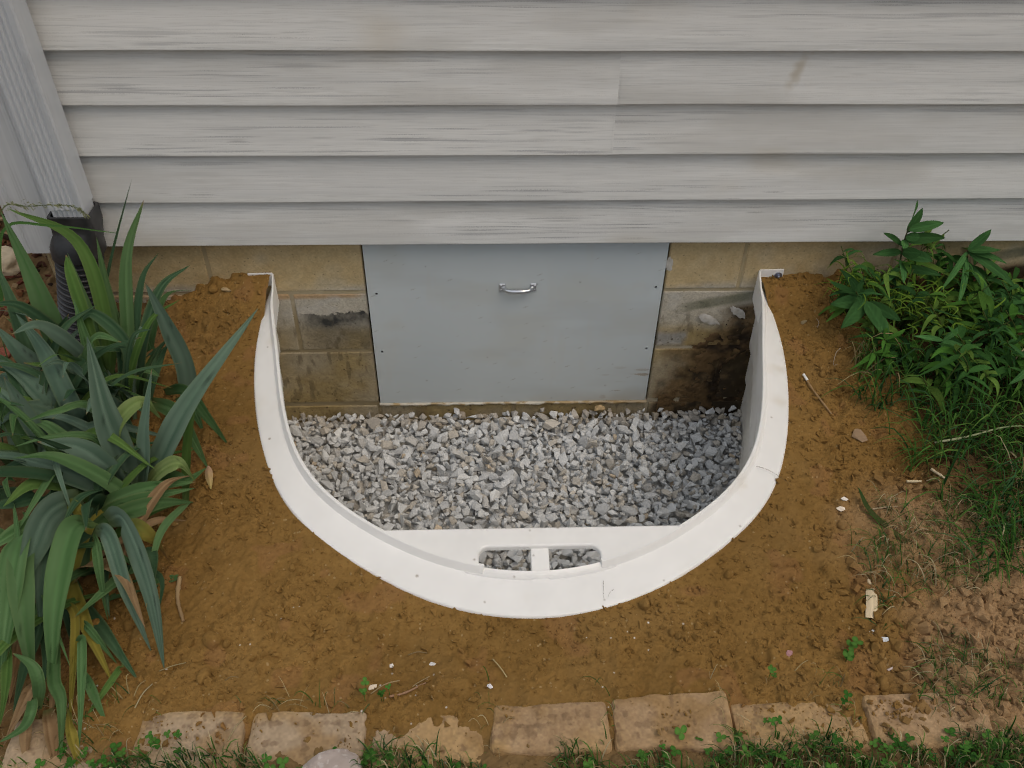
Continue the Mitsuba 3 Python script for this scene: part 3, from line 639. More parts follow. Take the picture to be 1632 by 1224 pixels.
# ---------------------------------------------------------------- downspout and drain pipe
ds = thing('downspout', 'grey fluted metal downspout coming down beside the corner post', 'downspout')
def fluted(x0, x1, y0, y1, nf=5, d=.004):
    pts = [(x0, y1), (x0, y0 + .006), (x0 + .004, y0)]
    w = (x1 - x0 - .022) / nf
    for k in range(nf):
        a = x0 + .008 + k * w
        pts += [(a, y0), (a + w * .25, y0 + d), (a + w * .6, y0 + d), (a + w * .85, y0)]
    pts += [(x1 - .004, y0), (x1, y0 + .006), (x1, y1)]
    return Polygon(pts)
m = trimesh.creation.extrude_polygon(fluted(-1.106, -1.022, -.116, -.052), 2.75, engine='earcut'); m.apply_translation([0, 0, .322])
obj('pipe', m, 'spout_paint', ds, smooth=False)
m = trimesh.creation.extrude_polygon(fluted(-1.103, -1.025, -.1125, -.055), .05, engine='earcut'); m.apply_translation([0, 0, .296])
obj('pipe_end', m, 'spout_paint', ds)
dp = thing('drain_pipe', 'black corrugated plastic drain pipe joined to the foot of the downspout', 'drain pipe')
def rrect(cx, cy, a, b, r, z, n=40):
    g = sbox(cx - a, cy - b, cx + a, cy + b).buffer(-r).buffer(r, quad_segs=8); L = g.exterior.length
    # start at angle 0 so that sections line up
    c = np.array([g.exterior.interpolate(L * k / 400).coords[0] for k in range(400)]); an = np.unwrap(np.arctan2(c[:, 1] - cy, c[:, 0] - cx))
    out = []
    for q in np.linspace(-np.pi, np.pi, n, endpoint=False):
        k = np.argmin(np.abs((an - q + np.pi) % (2 * np.pi) - np.pi)); out.append(c[k])
    return np.c_[np.array(out), np.full(n, z)]
secs = [rrect(-1.064, -.084, .044, .034, .008, .306), rrect(-1.064, -.084, .050, .040, .010, .306), rrect(-1.064, -.084, .050, .040, .010, .270), rrect(-1.066, -.085, .050, .041, .012, .258), rrect(-1.072, -.088, .056, .052, .035, .240), rrect(-1.078, -.090, .061, .060, .055, .222), rrect(-1.080, -.090, .063, .063, .060, .205), rrect(-1.081, -.090, .063, .063, .060, .194), rrect(-1.082, -.090, .058, .058, .055, .188)]
f = grid_faces(len(secs), 40, wrap=True)
obj('adapter', (np.vstack(secs), f), 'black_plastic', dp, smooth=35, label='black square to round adapter at the top of the drain pipe')
path = spline([(-1.080, -.090, .21), (-1.096, -.094, .13), (-1.122, -.098, .03), (-1.150, -.10, -.09)], 240)
s = np.r_[0, np.cumsum(np.linalg.norm(np.diff(path, axis=0), axis=1))]
obj('corrugated_hose', tube(path, .0525 + .0042 * np.tanh(2.2 * np.sin(s * 2 * np.pi / .0165)), 40), 'black_plastic', dp, smooth=True, label='ribbed black hose')

# ---------------------------------------------------------------- edging pavers along the front
def paver_mesh(x0, x1, y0, y1, z0, z1, seed, r=.010):
    m = trimesh.creation.box([1, 1, 1]); n = (26, 14, 8)
    vs, fs, k = [], [], 0
    for ax in range(3):
        for sgn in (-1, 1):
            a, b = [q for q in range(3) if q != ax]
            u, w = np.meshgrid(np.linspace(-.5, .5, n[a]), np.linspace(-.5, .5, n[b]), indexing='ij')
            p = np.zeros(u.shape + (3,)); p[..., ax] = .5 * sgn; p[..., a] = u; p[..., b] = w
            f = grid_faces(n[a], n[b]); fs.append(f + k); vs.append(p.reshape(-1, 3)); k += u.size
    v = np.vstack(vs); d = np.array([x1 - x0, y1 - y0, z1 - z0]); v = v * d
    core = d / 2 - r; c = np.clip(v, -core, core); o = v - c; l = np.linalg.norm(o, axis=1, keepdims=True) + 1e-12
    v = c + o / l * np.minimum(l, r)
    w = v + [(x0 + x1) / 2, (y0 + y1) / 2, (z0 + z1) / 2]
    nn = (meshkit.fbm(w * 22 + seed * 3.1, 4, 80) - .5)[:, None]; n2 = (meshkit.fbm(w * 7 + seed * 5.7, 2, 81) - .5)[:, None]
    dirn = v / (np.abs(v).max(0) + 1e-9); dirn /= np.linalg.norm(dirn, axis=1, keepdims=True) + 1e-9
    w = w + dirn * (nn * .014 + n2 * .020)
    return trimesh.Trimesh(w, np.vstack(fs), process=True, merge_norm=True)
for k, (x0, x1, y1, y0, zt, tl, where) in enumerate(PAV):
    v = paver_mesh(x0 - .002, x1 + .002, y0, y1, zt - .06, zt, k)
    c = np.array([(x0 + x1) / 2, (y0 + y1) / 2, zt]); q = (np.array(v.vertices) - c) @ rot_z(rng.normal(0, .016)).T + c; q[:, 2] += tl * (q[:, 1] - c[1]); v.vertices = q
    obj('paver', v, 'paver', smooth=50, label='weathered tan edging paver, ' + where, cat='paver', group='edging pavers along the front')
m = trimesh.creation.icosphere(4, 1.0); v = np.array(m.vertices); v = np.sign(v) * np.abs(v) ** .75
v *= (.78 + .44 * meshkit.fbm(v * 1.3 + 4, 4, 90))[:, None]; v = v * [.052, .042, .034] @ rot_z(.35).T
obj('rock', (v + [-.345, -1.295, -.052], m.faces), 'rock_pink', smooth=True, label='pinkish grey rock lying at the bottom edge in front of the third paver', cat='rock')
def rock_color(p, n, uv):
    f = fbm(p.x * 70, p.y * 70, p.z * 70, 4)
    return mix(mix((.27, .215, .185), (.42, .36, .325), f), (.50, .46, .43), smoothstep(.6, .8, noise(p.x * 200, p.y * 200, p.z * 200)) * .5)
bsdf('rock_pink', mikit.proc(rock_color), .9, .15, lambda p, n, uv: .0018 * fbm(p.x * 120, p.y * 120, p.z * 120, 3), 1e-3)

# ---------------------------------------------------------------- iris clumps on the left
LEAVES = [  # plant, four points in mm from root to tip, width in mm, kind of colour
    (0, [(-833,-676,-50),(-777,-661,40),(-697,-608,160),(-572,-425,260)], 56, 'b'),
    (0, [(-830,-676,-50),(-803,-669,40),(-789,-639,120),(-765,-574,220)], 42, 'b'),
    (0, [(-841,-676,-50),(-846,-660,50),(-857,-635,170),(-873,-567,300)], 60, 'b'),
    (0, [(-848,-681,-40),(-864,-696,60),(-909,-694,120),(-982,-689,130)], 48, 'b'),
    (0, [(-857,-684,-40),(-889,-717,40),(-959,-720,90),(-1066,-702,120)], 44, 'b'),
    (0, [(-856,-657,-30),(-858,-636,100),(-803,-595,150),(-780,-575,80)], 36, 'y'),
    (0, [(-846,-685,0),(-908,-584,120),(-955,-632,160),(-1024,-642,140)], 16, 'g'),
    (0, [(-854,-702,0),(-886,-654,100),(-960,-675,130),(-1031,-692,120)], 14, 'g'),
    (0, [(-833,-676,-50),(-769,-668,0),(-710,-706,30),(-690,-633,-10)], 30, 'g'),
    (0, [(-899,-739,-20),(-831,-750,30),(-760,-751,60),(-687,-712,30)], 30, 'g'),
    (0, [(-892,-760,-20),(-824,-773,30),(-752,-766,50),(-689,-720,20)], 28, 'g'),
    (0, [(-897,-793,-30),(-817,-808,40),(-741,-786,50),(-692,-740,0)], 34, 'g'),
    (0, [(-829,-676,-50),(-771,-682,30),(-716,-696,70),(-691,-702,20)], 34, 'y'),
    (0, [(-820,-837,60),(-756,-891,120),(-694,-999,60),(-678,-1079,-70)], 46, 'b'),
    (0, [(-842,-851,50),(-778,-916,110),(-737,-997,50),(-710,-1045,-70)], 30, 'b'),
    (0, [(-842,-859,50),(-805,-919,90),(-795,-962,50),(-803,-986,-50)], 20, 'g'),
    (0, [(-759,-859,-30),(-763,-923,20),(-793,-968,20),(-841,-1013,0)], 26, 'g'),
    (0, [(-797,-833,40),(-747,-865,70),(-717,-881,40),(-707,-873,-50)], 32, 'yb'),
    (0, [(-927,-778,50),(-883,-815,80),(-871,-826,60),(-864,-838,40)], 22, 'yb'),
    (1, [(-875,-408,-20),(-784,-506,40),(-729,-581,40),(-698,-611,-40)], 36, 'g'),
    (1, [(-852,-375,-20),(-764,-460,60),(-703,-528,40),(-667,-541,-40)], 26, 'g'),
    (1, [(-822,-398,-30),(-772,-443,10),(-750,-475,0),(-735,-496,-40)], 26, 'g'),
    (1, [(-792,-410,-40),(-784,-378,60),(-814,-341,160),(-847,-306,250)], 46, 'b'),
    (1, [(-999,-350,-30),(-971,-308,100),(-1022,-192,280),(-1184,-135,340)], 34, 'gy'),
    (1, [(-1044,-303,-30),(-1016,-221,100),(-957,-178,250),(-867,-169,430)], 8, 'd'),
    (1, [(-931,-396,-30),(-921,-321,100),(-917,-205,250),(-884,-98,340)], 32, 'g'),
    (1, [(-976,-350,-30),(-995,-306,80),(-1017,-264,150),(-1058,-187,250)], 28, 'g'),
    (1, [(-925,-374,-30),(-951,-307,80),(-975,-231,180),(-1006,-133,260)], 30, 'g'),
    (1, [(-948,-418,-30),(-968,-408,60),(-984,-382,140),(-1007,-326,220)], 34, 'g'),
    (1, [(-940,-396,-30),(-931,-352,50),(-956,-272,100),(-990,-205,180)], 34, 'd'),
    (1, [(-911,-396,-30),(-881,-352,30),(-883,-307,60),(-903,-275,120)], 28, 'g'),
    (1, [(-933,-396,-30),(-908,-375,30),(-886,-330,50),(-851,-296,70)], 12, 'd'),
    (1, [(-916,-418,-30),(-910,-375,30),(-892,-335,50),(-872,-302,60)], 22, 'yb'),
    (1, [(-889,-430,-40),(-865,-398,30),(-851,-343,60),(-834,-316,80)], 24, 'd'),
    (1, [(-942,-439,-30),(-906,-368,100),(-972,-330,180),(-1021,-336,150)], 30, 'd'),
    (2, [(-1080,-382,-40),(-1063,-363,80),(-1077,-329,250),(-1149,-222,380)], 56, 'g'),
    (2, [(-1102,-404,-40),(-1119,-384,60),(-1139,-339,180),(-1184,-261,280)], 40, 'd'),
    (2, [(-1079,-426,-40),(-1104,-395,50),(-1138,-388,120),(-1177,-369,180)], 44, 'b'),
    (2, [(-1036,-427,-40),(-1054,-407,60),(-1109,-355,120),(-1167,-338,180)], 26, 'g'),
    (2, [(-1029,-490,-40),(-1051,-492,60),(-1107,-452,100),(-1171,-434,140)], 46, 'b'),
    (2, [(-993,-511,-40),(-996,-515,80),(-1051,-439,160),(-1112,-381,220)], 48, 'b'),
    (2, [(-994,-551,-40),(-1023,-552,40),(-1072,-555,90),(-1157,-496,120)], 52, 'b'),
    (2, [(-986,-491,-40),(-975,-473,60),(-1004,-433,100),(-1065,-455,120)], 34, 'd'),
    (2, [(-978,-470,-40),(-986,-451,50),(-1033,-428,100),(-1112,-429,120)], 30, 'gy'),
    (2, [(-1029,-560,-30),(-1049,-581,50),(-1073,-557,120),(-1087,-546,180)], 40, 'b'),
    (2, [(-1078,-509,-40),(-1092,-501,50),(-1143,-430,100),(-1177,-412,140)], 36, 'd'),
    (2, [(-1064,-489,-40),(-1074,-439,50),(-1071,-367,120),(-1013,-356,200)], 36, 'd'),
    (2, [(-1138,-425,-40),(-1146,-404,40),(-1141,-364,100),(-1140,-348,160)], 24, 'd'),
    (3, [(-855,-820,40),(-845,-908,120),(-839,-1045,80),(-859,-1127,-60)], 44, 'g'),
    (3, [(-959,-833,40),(-914,-957,120),(-882,-1066,80),(-891,-1121,-60)], 42, 'g'),
    (3, [(-970,-825,50),(-923,-950,130),(-914,-1066,80),(-942,-1131,-40)], 52, 'g'),
    (3, [(-914,-736,20),(-896,-867,120),(-894,-957,120),(-915,-1020,60)], 56, 'b'),
    (3, [(-930,-833,20),(-895,-926,80),(-891,-981,60),(-894,-1032,0)], 30, 'b'),
    (3, [(-933,-735,0),(-933,-843,70),(-967,-889,90),(-995,-931,90)], 40, 'g'),
    (3, [(-952,-717,0),(-969,-779,70),(-997,-812,90),(-1038,-827,90)], 34, 'd'),
    (3, [(-1004,-803,80),(-966,-867,100),(-932,-941,100),(-914,-995,80)], 16, 'g'),
    (3, [(-953,-676,60),(-949,-748,90),(-949,-821,100),(-954,-897,100)], 16, 'g'),
    (3, [(-901,-944,-50),(-842,-1007,0),(-825,-1091,-30),(-807,-1201,-70)], 16, 'ye'),
    (3, [(-928,-999,-50),(-894,-1033,-20),(-852,-1115,-30),(-849,-1182,-80)], 22, 'br'),
    (3, [(-887,-1007,-40),(-834,-1133,0),(-815,-1169,-20),(-800,-1253,-60)], 22, 'g'),
    (3, [(-840,-1054,-50),(-806,-1067,10),(-779,-1158,0),(-770,-1243,-50)], 16, 'g'),
    (3, [(-821,-1086,-60),(-780,-1135,-20),(-764,-1159,-40),(-748,-1184,-70)], 16, 'g'),
    (3, [(-752,-1075,-60),(-743,-1108,-30),(-762,-1147,-40),(-793,-1180,-70)], 12, 'gy'),
    (3, [(-850,-994,-40),(-809,-1034,0),(-786,-1054,-20),(-764,-1069,-70)], 14, 'g'),
    (3, [(-883,-1090,-50),(-871,-1144,-10),(-886,-1178,-30),(-905,-1224,-60)], 22, 'br'),
    (3, [(-886,-1132,-40),(-850,-1190,0),(-864,-1212,-20),(-912,-1223,-50)], 18, 'g'),
    (3, [(-856,-1157,-60),(-827,-1197,-30),(-816,-1231,-50),(-809,-1265,-80)], 22, 'br'),
    (3, [(-885,-1168,-60),(-863,-1207,-30),(-863,-1229,-50),(-858,-1258,-80)], 18, 'br'),
    (3, [(-958,-1031,-40),(-915,-1107,20),(-908,-1154,0),(-924,-1190,-60)], 22, 'gy'),
    (3, [(-867,-1163,-50),(-844,-1156,20),(-858,-1132,40),(-899,-1108,40)], 20, 'g'),
    (3, [(-818,-1158,-60),(-784,-1214,-20),(-773,-1242,-40),(-766,-1271,-80)], 18, 'ye'),
    (3, [(-962,-991,-40),(-899,-1032,0),(-892,-1108,0),(-906,-1173,-50)], 24, 'd'),
    (3, [(-895,-951,-40),(-892,-1019,0),(-863,-1102,-10),(-863,-1174,-50)], 22, 'd'),
]

PLANTS = ['big iris clump whose sword leaves reach over the left edge of the well rim', 'iris clump standing tallest against the siding just right of the drain pipe',
          'iris clump at the left frame edge in front of the bark mulch', 'iris clump with long leaves drooping over the left end of the pavers']
KCOL = {'b': ((.066, .116, .078), (.140, .200, .148)), 'g': ((.054, .118, .040), (.108, .185, .078)), 'd': ((.030, .068, .034), (.065, .115, .060)),
        'gy': ((.060, .125, .030), (.110, .180, .050)), 'y': ((.13, .19, .055), (.22, .28, .11)), 'yb': ((.12, .17, .04), (.20, .21, .06)),
        'ye': ((.18, .16, .03), (.30, .24, .05)), 'br': ((.16, .095, .045), (.30, .20, .11))}
def iris_prof(t): return np.clip(np.minimum(.62 + 1.6 * t, 1.0) * np.minimum(1.0, ((1.0 - t) / .46 + 1e-4) ** .80), .02, 1)
def iris_col(kind, rg, tipbrown=None):
    a, b = map(np.array, KCOL[kind]); ph = rg.uniform(0, 50); lum = rg.uniform(.85, 1.15)
    tb = rg.uniform(0, 1) < .45 if tipbrown is None else tipbrown
    def f(t, s):
        q = np.stack([s * 5.5 + ph, t * 1.4 + ph, t * 0], -1)
        u = meshkit.fbm(q, 2, 100); v2 = meshkit.fbm(np.stack([s * 1.5 + ph, t * 7, t * 0], -1), 3, 101)
        c = a + (b - a) * np.clip(1.5 * (u - .5) + .5 + .55 * (v2 - .5), 0, 1)[:, None]
        c = c * (1 + .22 * (np.abs(s) < .12))[:, None]                       # midrib
        c = c + (np.array([.20, .22, .09]) - c) * (.35 * (np.abs(s) > .95) * rg.uniform(.2, 1))[:, None]     # pale margin
        base = sm(.22, .0, t)[:, None]; c = c + (np.array([.15, .20, .07]) - c) * base * .6
        if kind == 'yb':
            k = sm(.35, .85, t + .25 * (u - .5))[:, None]; c = c + (np.array([.26, .15, .06]) - c) * k
            c = c + (np.array([.30, .25, .05]) - c) * (sm(.2, .5, t) * (1 - sm(.6, .8, t)))[:, None] * .6
        elif tb:
            k = sm(.955, .99, t + .04 * (u - .5))[:, None]; c = c + (np.array([.24, .15, .07]) - c) * k
        sp = (meshkit.noise(np.stack([s * 9 + ph, t * 60 + ph, t * 0], -1), 102) > .93)[:, None]
        return np.clip(c * lum, .005, 1) * np.where(sp, .55, 1)
    return f
rg = np.random.default_rng(21)
plants = [thing('iris_plant', l, 'iris plant', 'iris clumps in the left bed') for l in PLANTS]
HINTS = [np.array([-.15, -.55, .8]), np.array([0, -.75, .6]), np.array([.25, -.7, .6]), np.array([.1, -.45, .85])]
for pl, pts, w, kind in LEAVES:
    P = np.array(pts, float) / 1000
    h = HINTS[pl] + rg.normal(0, .22, 3)
    m = ribbon(P, w / 1000 * 1.02, h, iris_prof, iris_col(kind, rg), n=26, cols=9, fold=.16, twist=rg.normal(0, .18))
    obj('leaf', m[:2], 'leaf', plants[pl], smooth=True, color=m[2])
# leaves deeper in the clumps
CENT = [(-.86, -.69, 18), (-.95, -.42, 34), (-1.10, -.55, 34), (-.93, -.86, 38)]
for pl, (cx, cy, n) in enumerate(CENT):
    for k in range(n):
        a = rg.uniform(0, 2 * np.pi); L = rg.uniform(.20, .40); up_ = rg.uniform(.25, .85) if pl in (0, 2) else rg.uniform(.5, .93) if pl == 1 else rg.uniform(.15, .55)
        if pl == 0 and abs((a + np.pi) % (2 * np.pi) - np.pi) < .9: a += np.pi * rg.uniform(.6, 1.3)
        b = np.array([cx + rg.normal(0, .045), cy + rg.normal(0, .045), 0]); b[2] = ground_base(b[0], b[1]) - .01
        d = np.array([math.cos(a), math.sin(a), 0])
        hgt = L * up_; out_ = L * math.sqrt(max(.05, 1 - up_ ** 2))
        P = [b, b + d * out_ * .25 + [0, 0, hgt * .55], b + d * out_ * .62 + [0, 0, hgt * .95], b + d * out_ + [0, 0, hgt * (1.0 if up_ > .6 else .62)]]
        P = np.array(P); P[:, 1] = np.minimum(P[:, 1], -.06); P[:, 0] = np.minimum(P[:, 0], -.70)
        h = np.cross(np.cross(d, [0, 0, 1.]), d) * .8 + HINTS[pl] * .4 + rg.normal(0, .25, 3)
        kind = rg.choice(['b', 'g', 'd', 'd', 'gy'] if pl < 3 else ['g', 'd', 'gy', 'br', 'ye', 'g'])
        m = ribbon(P, rg.uniform(.014, .034), h, iris_prof, iris_col(kind, rg), n=20, cols=7, fold=.16, twist=rg.normal(0, .3))
        obj('leaf', m[:2], 'leaf', plants[pl], smooth=True, color=m[2])

# ---------------------------------------------------------------- grass and weeds
def blade_prof(t): return np.clip(1.0 - .85 * t ** 1.6, .06, 1)
def leaf_prof(t): return np.clip(np.sin(np.pi * np.clip(t * .97 + .015, 0, 1) ** .80) ** .85, .03, 1)
GREENS = np.array([[.032, .090, .017], [.046, .118, .023], [.066, .145, .030], [.098, .180, .038], [.024, .064, .018], [.042, .100, .038]])
STRAW = np.array([[.34, .27, .14], [.26, .19, .10], [.42, .36, .22]])
def flat_col(c, rg, tip=None):
    c = np.array(c) * rg.uniform(.75, 1.2)
    tip = c * 1.15 if tip is None else np.array(tip)
    def f(t, s): return c + (tip - c) * (t ** 2)[:, None] + 0 * s[:, None]
    return f
def grass_blade(x, y, z, L, a, lean, w, col, rg, n=6, droop=.5):
    d = np.array([math.cos(a), math.sin(a), 0]); b = np.array([x, y, z - .004])
    h = L * math.sqrt(max(.02, 1 - lean ** 2))
    P = [b, b + d * L * lean * .22 + [0, 0, h * .55], b + d * L * lean * .62 + [0, 0, h * .95], b + d * L * lean * 1.02 + [0, 0, h * (1 - droop * lean)]]
    return ribbon(P, w, np.array([0, 0, 1.0]) + d * -.6 + rg.normal(0, .3, 3), blade_prof, col, n=n, cols=3, fold=.3)
def weedleaf(b, d, L, w, col, rg, n=8, droop=.35, curl=0.0):
    d = np.asarray(d, float); d /= np.linalg.norm(d); side = np.cross(d, [0, 0, 1.]) * curl * L
    P = [b, b + d * L * .35 + [0, 0, .02 * L] + side * .3, b + d * L * .72 + [0, 0, -droop * .25 * L] + side * .8, b + d * L + [0, 0, -droop * L] + side * 1.6]
    return ribbon(P, w, np.array([0, -.25, 1.0]) + rg.normal(0, .3, 3), leaf_prof, col, n=n, cols=5, fold=.22)
def scatter(n, region, rg, keep=None):
    x0, x1, y0, y1 = region; P = np.stack([rg.uniform(x0, x1, n), rg.uniform(y0, y1, n)], 1)
    P = P[~shapely.contains_xy(OUT_POLY.buffer(.03), P[:, 0], P[:, 1])]
    return P[keep(P[:, 0], P[:, 1])] if keep is not None else P
def nz(x, y, s, seed): return meshkit.fbm(np.stack([x * s, y * s, x * 0], -1), 3, seed)
rg = np.random.default_rng(31)
def weed_edge(x, y): return x > .835 + .10 * (nz(x, y, 6, 110) - .5) + .10 * sm(-.10, 0, y) * 0 + .06 * sm(-.30, -.62, y)
# the dense weeds against the wall at the right: one green mass of narrow leaves on thin stems
parts = []
P = scatter(300, (.82, 1.75, -.46, -.03), rg, weed_edge)
for x, y in P:
    z = float(ground_base(x, y)); hh = rg.uniform(.05, .17) * (1.0 + .55 * sm(-.35, -.06, y) * sm(1.12, 1.0, x)) * (1 - .45 * sm(1.02, 1.2, x) * sm(-.3, -.1, y)) * (.45 + .55 * sm(.80, .98, x))
    a = rg.uniform(0, 6.28); top = np.array([x, y, z]) + np.array([math.cos(a) * hh * .55, math.sin(a) * hh * .5 - .02, hh])
    top[1] = min(top[1], -.05)
    st = spline([(x, y, z - .01), ((x + top[0]) / 2 + .01, (y + top[1]) / 2, z + hh * .6), top], 9)
    sv, sf = tube(st, .0013, 4, cap=False); parts.append((sv, sf, np.array([.09, .11, .035])))
    base = np.array([[.058, .150, .026], [.085, .185, .034], [.045, .120, .030], [.115, .200, .040], [.038, .100, .030]][rg.integers(5)])
    big = rg.uniform(.75, 1.3)
    for q in range(rg.integers(6, 11)):
        u = rg.uniform(.35, 1.0); b = st[int(u * 8)]
        aa = rg.uniform(0, 6.28); d = np.array([math.cos(aa), math.sin(aa) - .15, rg.uniform(-.05, .7)])
        L = rg.uniform(.028, .062) * big; w = L * rg.uniform(.16, .30)
        c0 = base * rg.uniform(.55, 1.2)
        parts.append(weedleaf(b, d, L, w, flat_col(c0, rg, c0 * rg.uniform(.8, 1.4)), rg, n=7, droop=rg.uniform(.1, .8), curl=rg.normal(0, .35)))
g = cat_mesh(parts); obj('weed_thicket', g[:2], 'leaf', smooth=True, color=g[2], kind='stuff', label='loose green tangle of narrow leaved weeds against the wall on the right', cat='weeds')
# wiry yellow green curls in the thicket
for cx, cy, R_, nn, lab in ((.87, -.13, .06, 60, 'wiry yellow green weed nearest the right bracket of the well'), (.985, -.19, .075, 95, 'wiry yellow green weed in the middle of the right thicket'), (1.10, -.24, .075, 60, 'wiry yellow green weed at the right of the thicket')):
    parts = []
    for q in range(nn):
        a = rg.uniform(0, 6.28); r = R_ * math.sqrt(rg.uniform()); x, y = cx + r * math.cos(a), min(cy + r * math.sin(a), -.05); z = float(ground_base(x, y)) + rg.uniform(.04, .12)
        L = rg.uniform(.03, .06); aa = rg.uniform(0, 6.28); d = np.array([math.cos(aa), math.sin(aa), rg.uniform(.1, .9)]); b = np.array([x, y, z])
        e = np.array([math.cos(aa + 1.5), math.sin(aa + 1.5), 0]) * rg.normal(0, 1)
        Q = [b, b + d * L * .4 + e * L * .15, b + d * L * .7 + e * L * .5 + [0, 0, -.1 * L], b + d * L * .55 + e * L * .85 + [0, 0, -.35 * L]]
        parts.append(ribbon(Q, rg.uniform(.0026, .0055), [0, -.3, 1] + rg.normal(0, .3, 3), blade_prof, flat_col(np.array([.130, .220, .030]) * rg.uniform(.7, 1.25), rg), rg_n := 8, 3, .3))
        sv, sf = tube([(cx + (x - cx) * .3, cy + (y - cy) * .3, float(ground_base(cx, cy)) - .005), (x, y, z * .6), tuple(b)], .0009, 4, cap=False); parts.append((sv, sf, np.array([.06, .10, .025])))
    g = cat_mesh(parts); obj('wiry_weed', g[:2], 'leaf', smooth=True, color=g[2], label=lab, cat='weed', group='wiry weeds')
# broad leaved weeds, leaf by leaf
def broad_weed(label, stem, leaves, dark=1.0):
    k = thing('broad_leaved_weed', label, 'weed', 'broad leaved weeds on the right'); st = spline(stem, 14)
    sv, sf = tube(st, np.linspace(.0030, .0016, 14), 7); obj('stem', (sv, sf), 'leaf', k, smooth=True, color=np.tile([.085, .095, .045], (len(sv), 1)))
    for u, tip, w, kind in leaves:
        b = st[int(u * 13)]; tip = np.array(tip, float); d = tip - b; L = np.linalg.norm(d)
        P_ = [b, b + d * .3 + [0, -.004, .05 * L], b + d * .68 + [0, -.005, .06 * L], tip]
        a = np.array([.036, .100, .032]) * kind; b2 = np.array([.070, .165, .050]) * kind; ph = rg.uniform(0, 40)
        def col(t, s, a=a, b2=b2, ph=ph):
            vein = np.abs(np.sin((t * 9 - np.abs(s) * 1.6) * np.pi)) ** 8
            m_ = meshkit.fbm(np.stack([s * 2 + ph, t * 4 + ph, t * 0], -1), 3, 120)
            c = a + (b2 - a) * m_[:, None]; c = c * (1 - .22 * vein)[:, None] * (1 + .3 * (np.abs(s) < .13))[:, None]
            return c * (1 - .35 * sm(.88, 1, t))[:, None]
        m_ = ribbon(P_, w, np.array([.1, -.7, .75]) + rg.normal(0, .3, 3), leaf_prof, col, n=16, cols=9, fold=.22, twist=rg.normal(0, .25))
        obj('leaf', m_[:2], 'leaf', k, smooth=True, color=m_[2])
def off(b, *d): return tuple(np.array(b) + np.array(d))
S = [(1.02, -.09, .0), (.985, -.10, .12), (.965, -.11, .22), (.962, -.115, .265)]
broad_weed('tall broad leaved weed reaching highest up the siding on the right', S,
           [(1.0, (.962, -.108, .335), .024, 1.1), (.95, (1.035, -.13, .285), .026, 1.2), (.85, (.995, -.085, .300), .020, .8), (.75, (1.06, -.12, .235), .030, .9), (.6, (.885, -.13, .195), .020, .85), (.65, (.905, -.11, .245), .022, .7),
            (.7, (.945, -.15, .225), .020, 1.3), (.55, (1.02, -.17, .20), .034, 1.0), (.5, (.955, -.19, .15), .020, 1.4), (.45, (1.045, -.19, .17), .026, .8), (.4, (.91, -.17, .13), .020, 1.3), (.6, (.99, -.16, .215), .028, 1.1), (.8, (.985, -.14, .25), .024, 1.1)])
S = [(.90, -.19, .0), (.882, -.20, .06), (.868, -.21, .10), (.862, -.215, .115)]
broad_weed('broad leaved weed with three large leaves lying over the soil left of the thicket', S,
           [(1.0, (.775, -.215, .105), .036, 1.0), (1.0, (.790, -.275, .075), .044, 1.05), (.95, (.893, -.325, .070), .046, 1.0), (.9, (.815, -.125, .150), .024, .9), (.8, (.93, -.28, .10), .030, .7)])
S = [(1.20, -.09, .02), (1.16, -.10, .13), (1.135, -.115, .19), (1.13, -.12, .20)]
broad_weed('broad leaved weed with long pale leaves at the far right against the blocks', S,
           [(1.0, (1.16, -.13, .265), .022, 1.3), (.9, (1.215, -.12, .20), .030, 1.0), (.9, (1.24, -.13, .165), .022, 1.1), (.7, (1.05, -.20, .13), .020, 1.5), (.7, (1.26, -.18, .12), .026, .9), (.55, (1.09, -.23, .11), .020, 1.6), (.5, (1.18, -.25, .10), .028, .9)])
S = [(1.03, -.33, .0), (1.02, -.34, .05), (1.01, -.345, .085), (1.008, -.35, .095)]
broad_weed('pale star shaped weed in the front of the thicket on the right', S,
           [(1.0, (.935, -.345, .105), .014, 1.7), (1.0, (1.035, -.435, .07), .022, 1.5), (1.0, (1.065, -.385, .085), .016, 1.6), (.95, (.985, -.42, .07), .014, 1.4), (.95, (1.07, -.31, .11), .016, 1.3)])
S = [(1.20, -.42, .0), (1.19, -.43, .06), (1.185, -.44, .09), (1.18, -.45, .10)]
broad_weed('dark smooth leaved weed at the right frame edge in front of the thicket', S,
           [(1.0, (1.165, -.56, .055), .026, .9), (1.0, (1.11, -.49, .075), .016, 1.2), (.95, (1.245, -.52, .08), .030, .6), (.95, (1.27, -.40, .11), .022, 1.0), (.9, (1.13, -.39, .11), .016, 1.3)])
# grass tuft at the foot of the thicket
tf = []
for k in range(46):
    a = rg.uniform(0, 6.28); x, y = .842 + rg.normal(0, .012), -.325 + rg.normal(0, .012)
    tf.append(grass_blade(x, y, float(ground_base(x, y)), rg.uniform(.05, .105), a, rg.uniform(.1, .75), rg.uniform(.002, .0036), flat_col(np.array([.085, .140, .030]) if rg.uniform() < .7 else STRAW[0] * .8, rg), rg, n=7))
g = cat_mesh(tf); obj('grass_tuft', g[:2], 'leaf', smooth=True, color=g[2], label='yellow green grass tuft growing from the soil below the three leaved weed', cat='grass tuft')
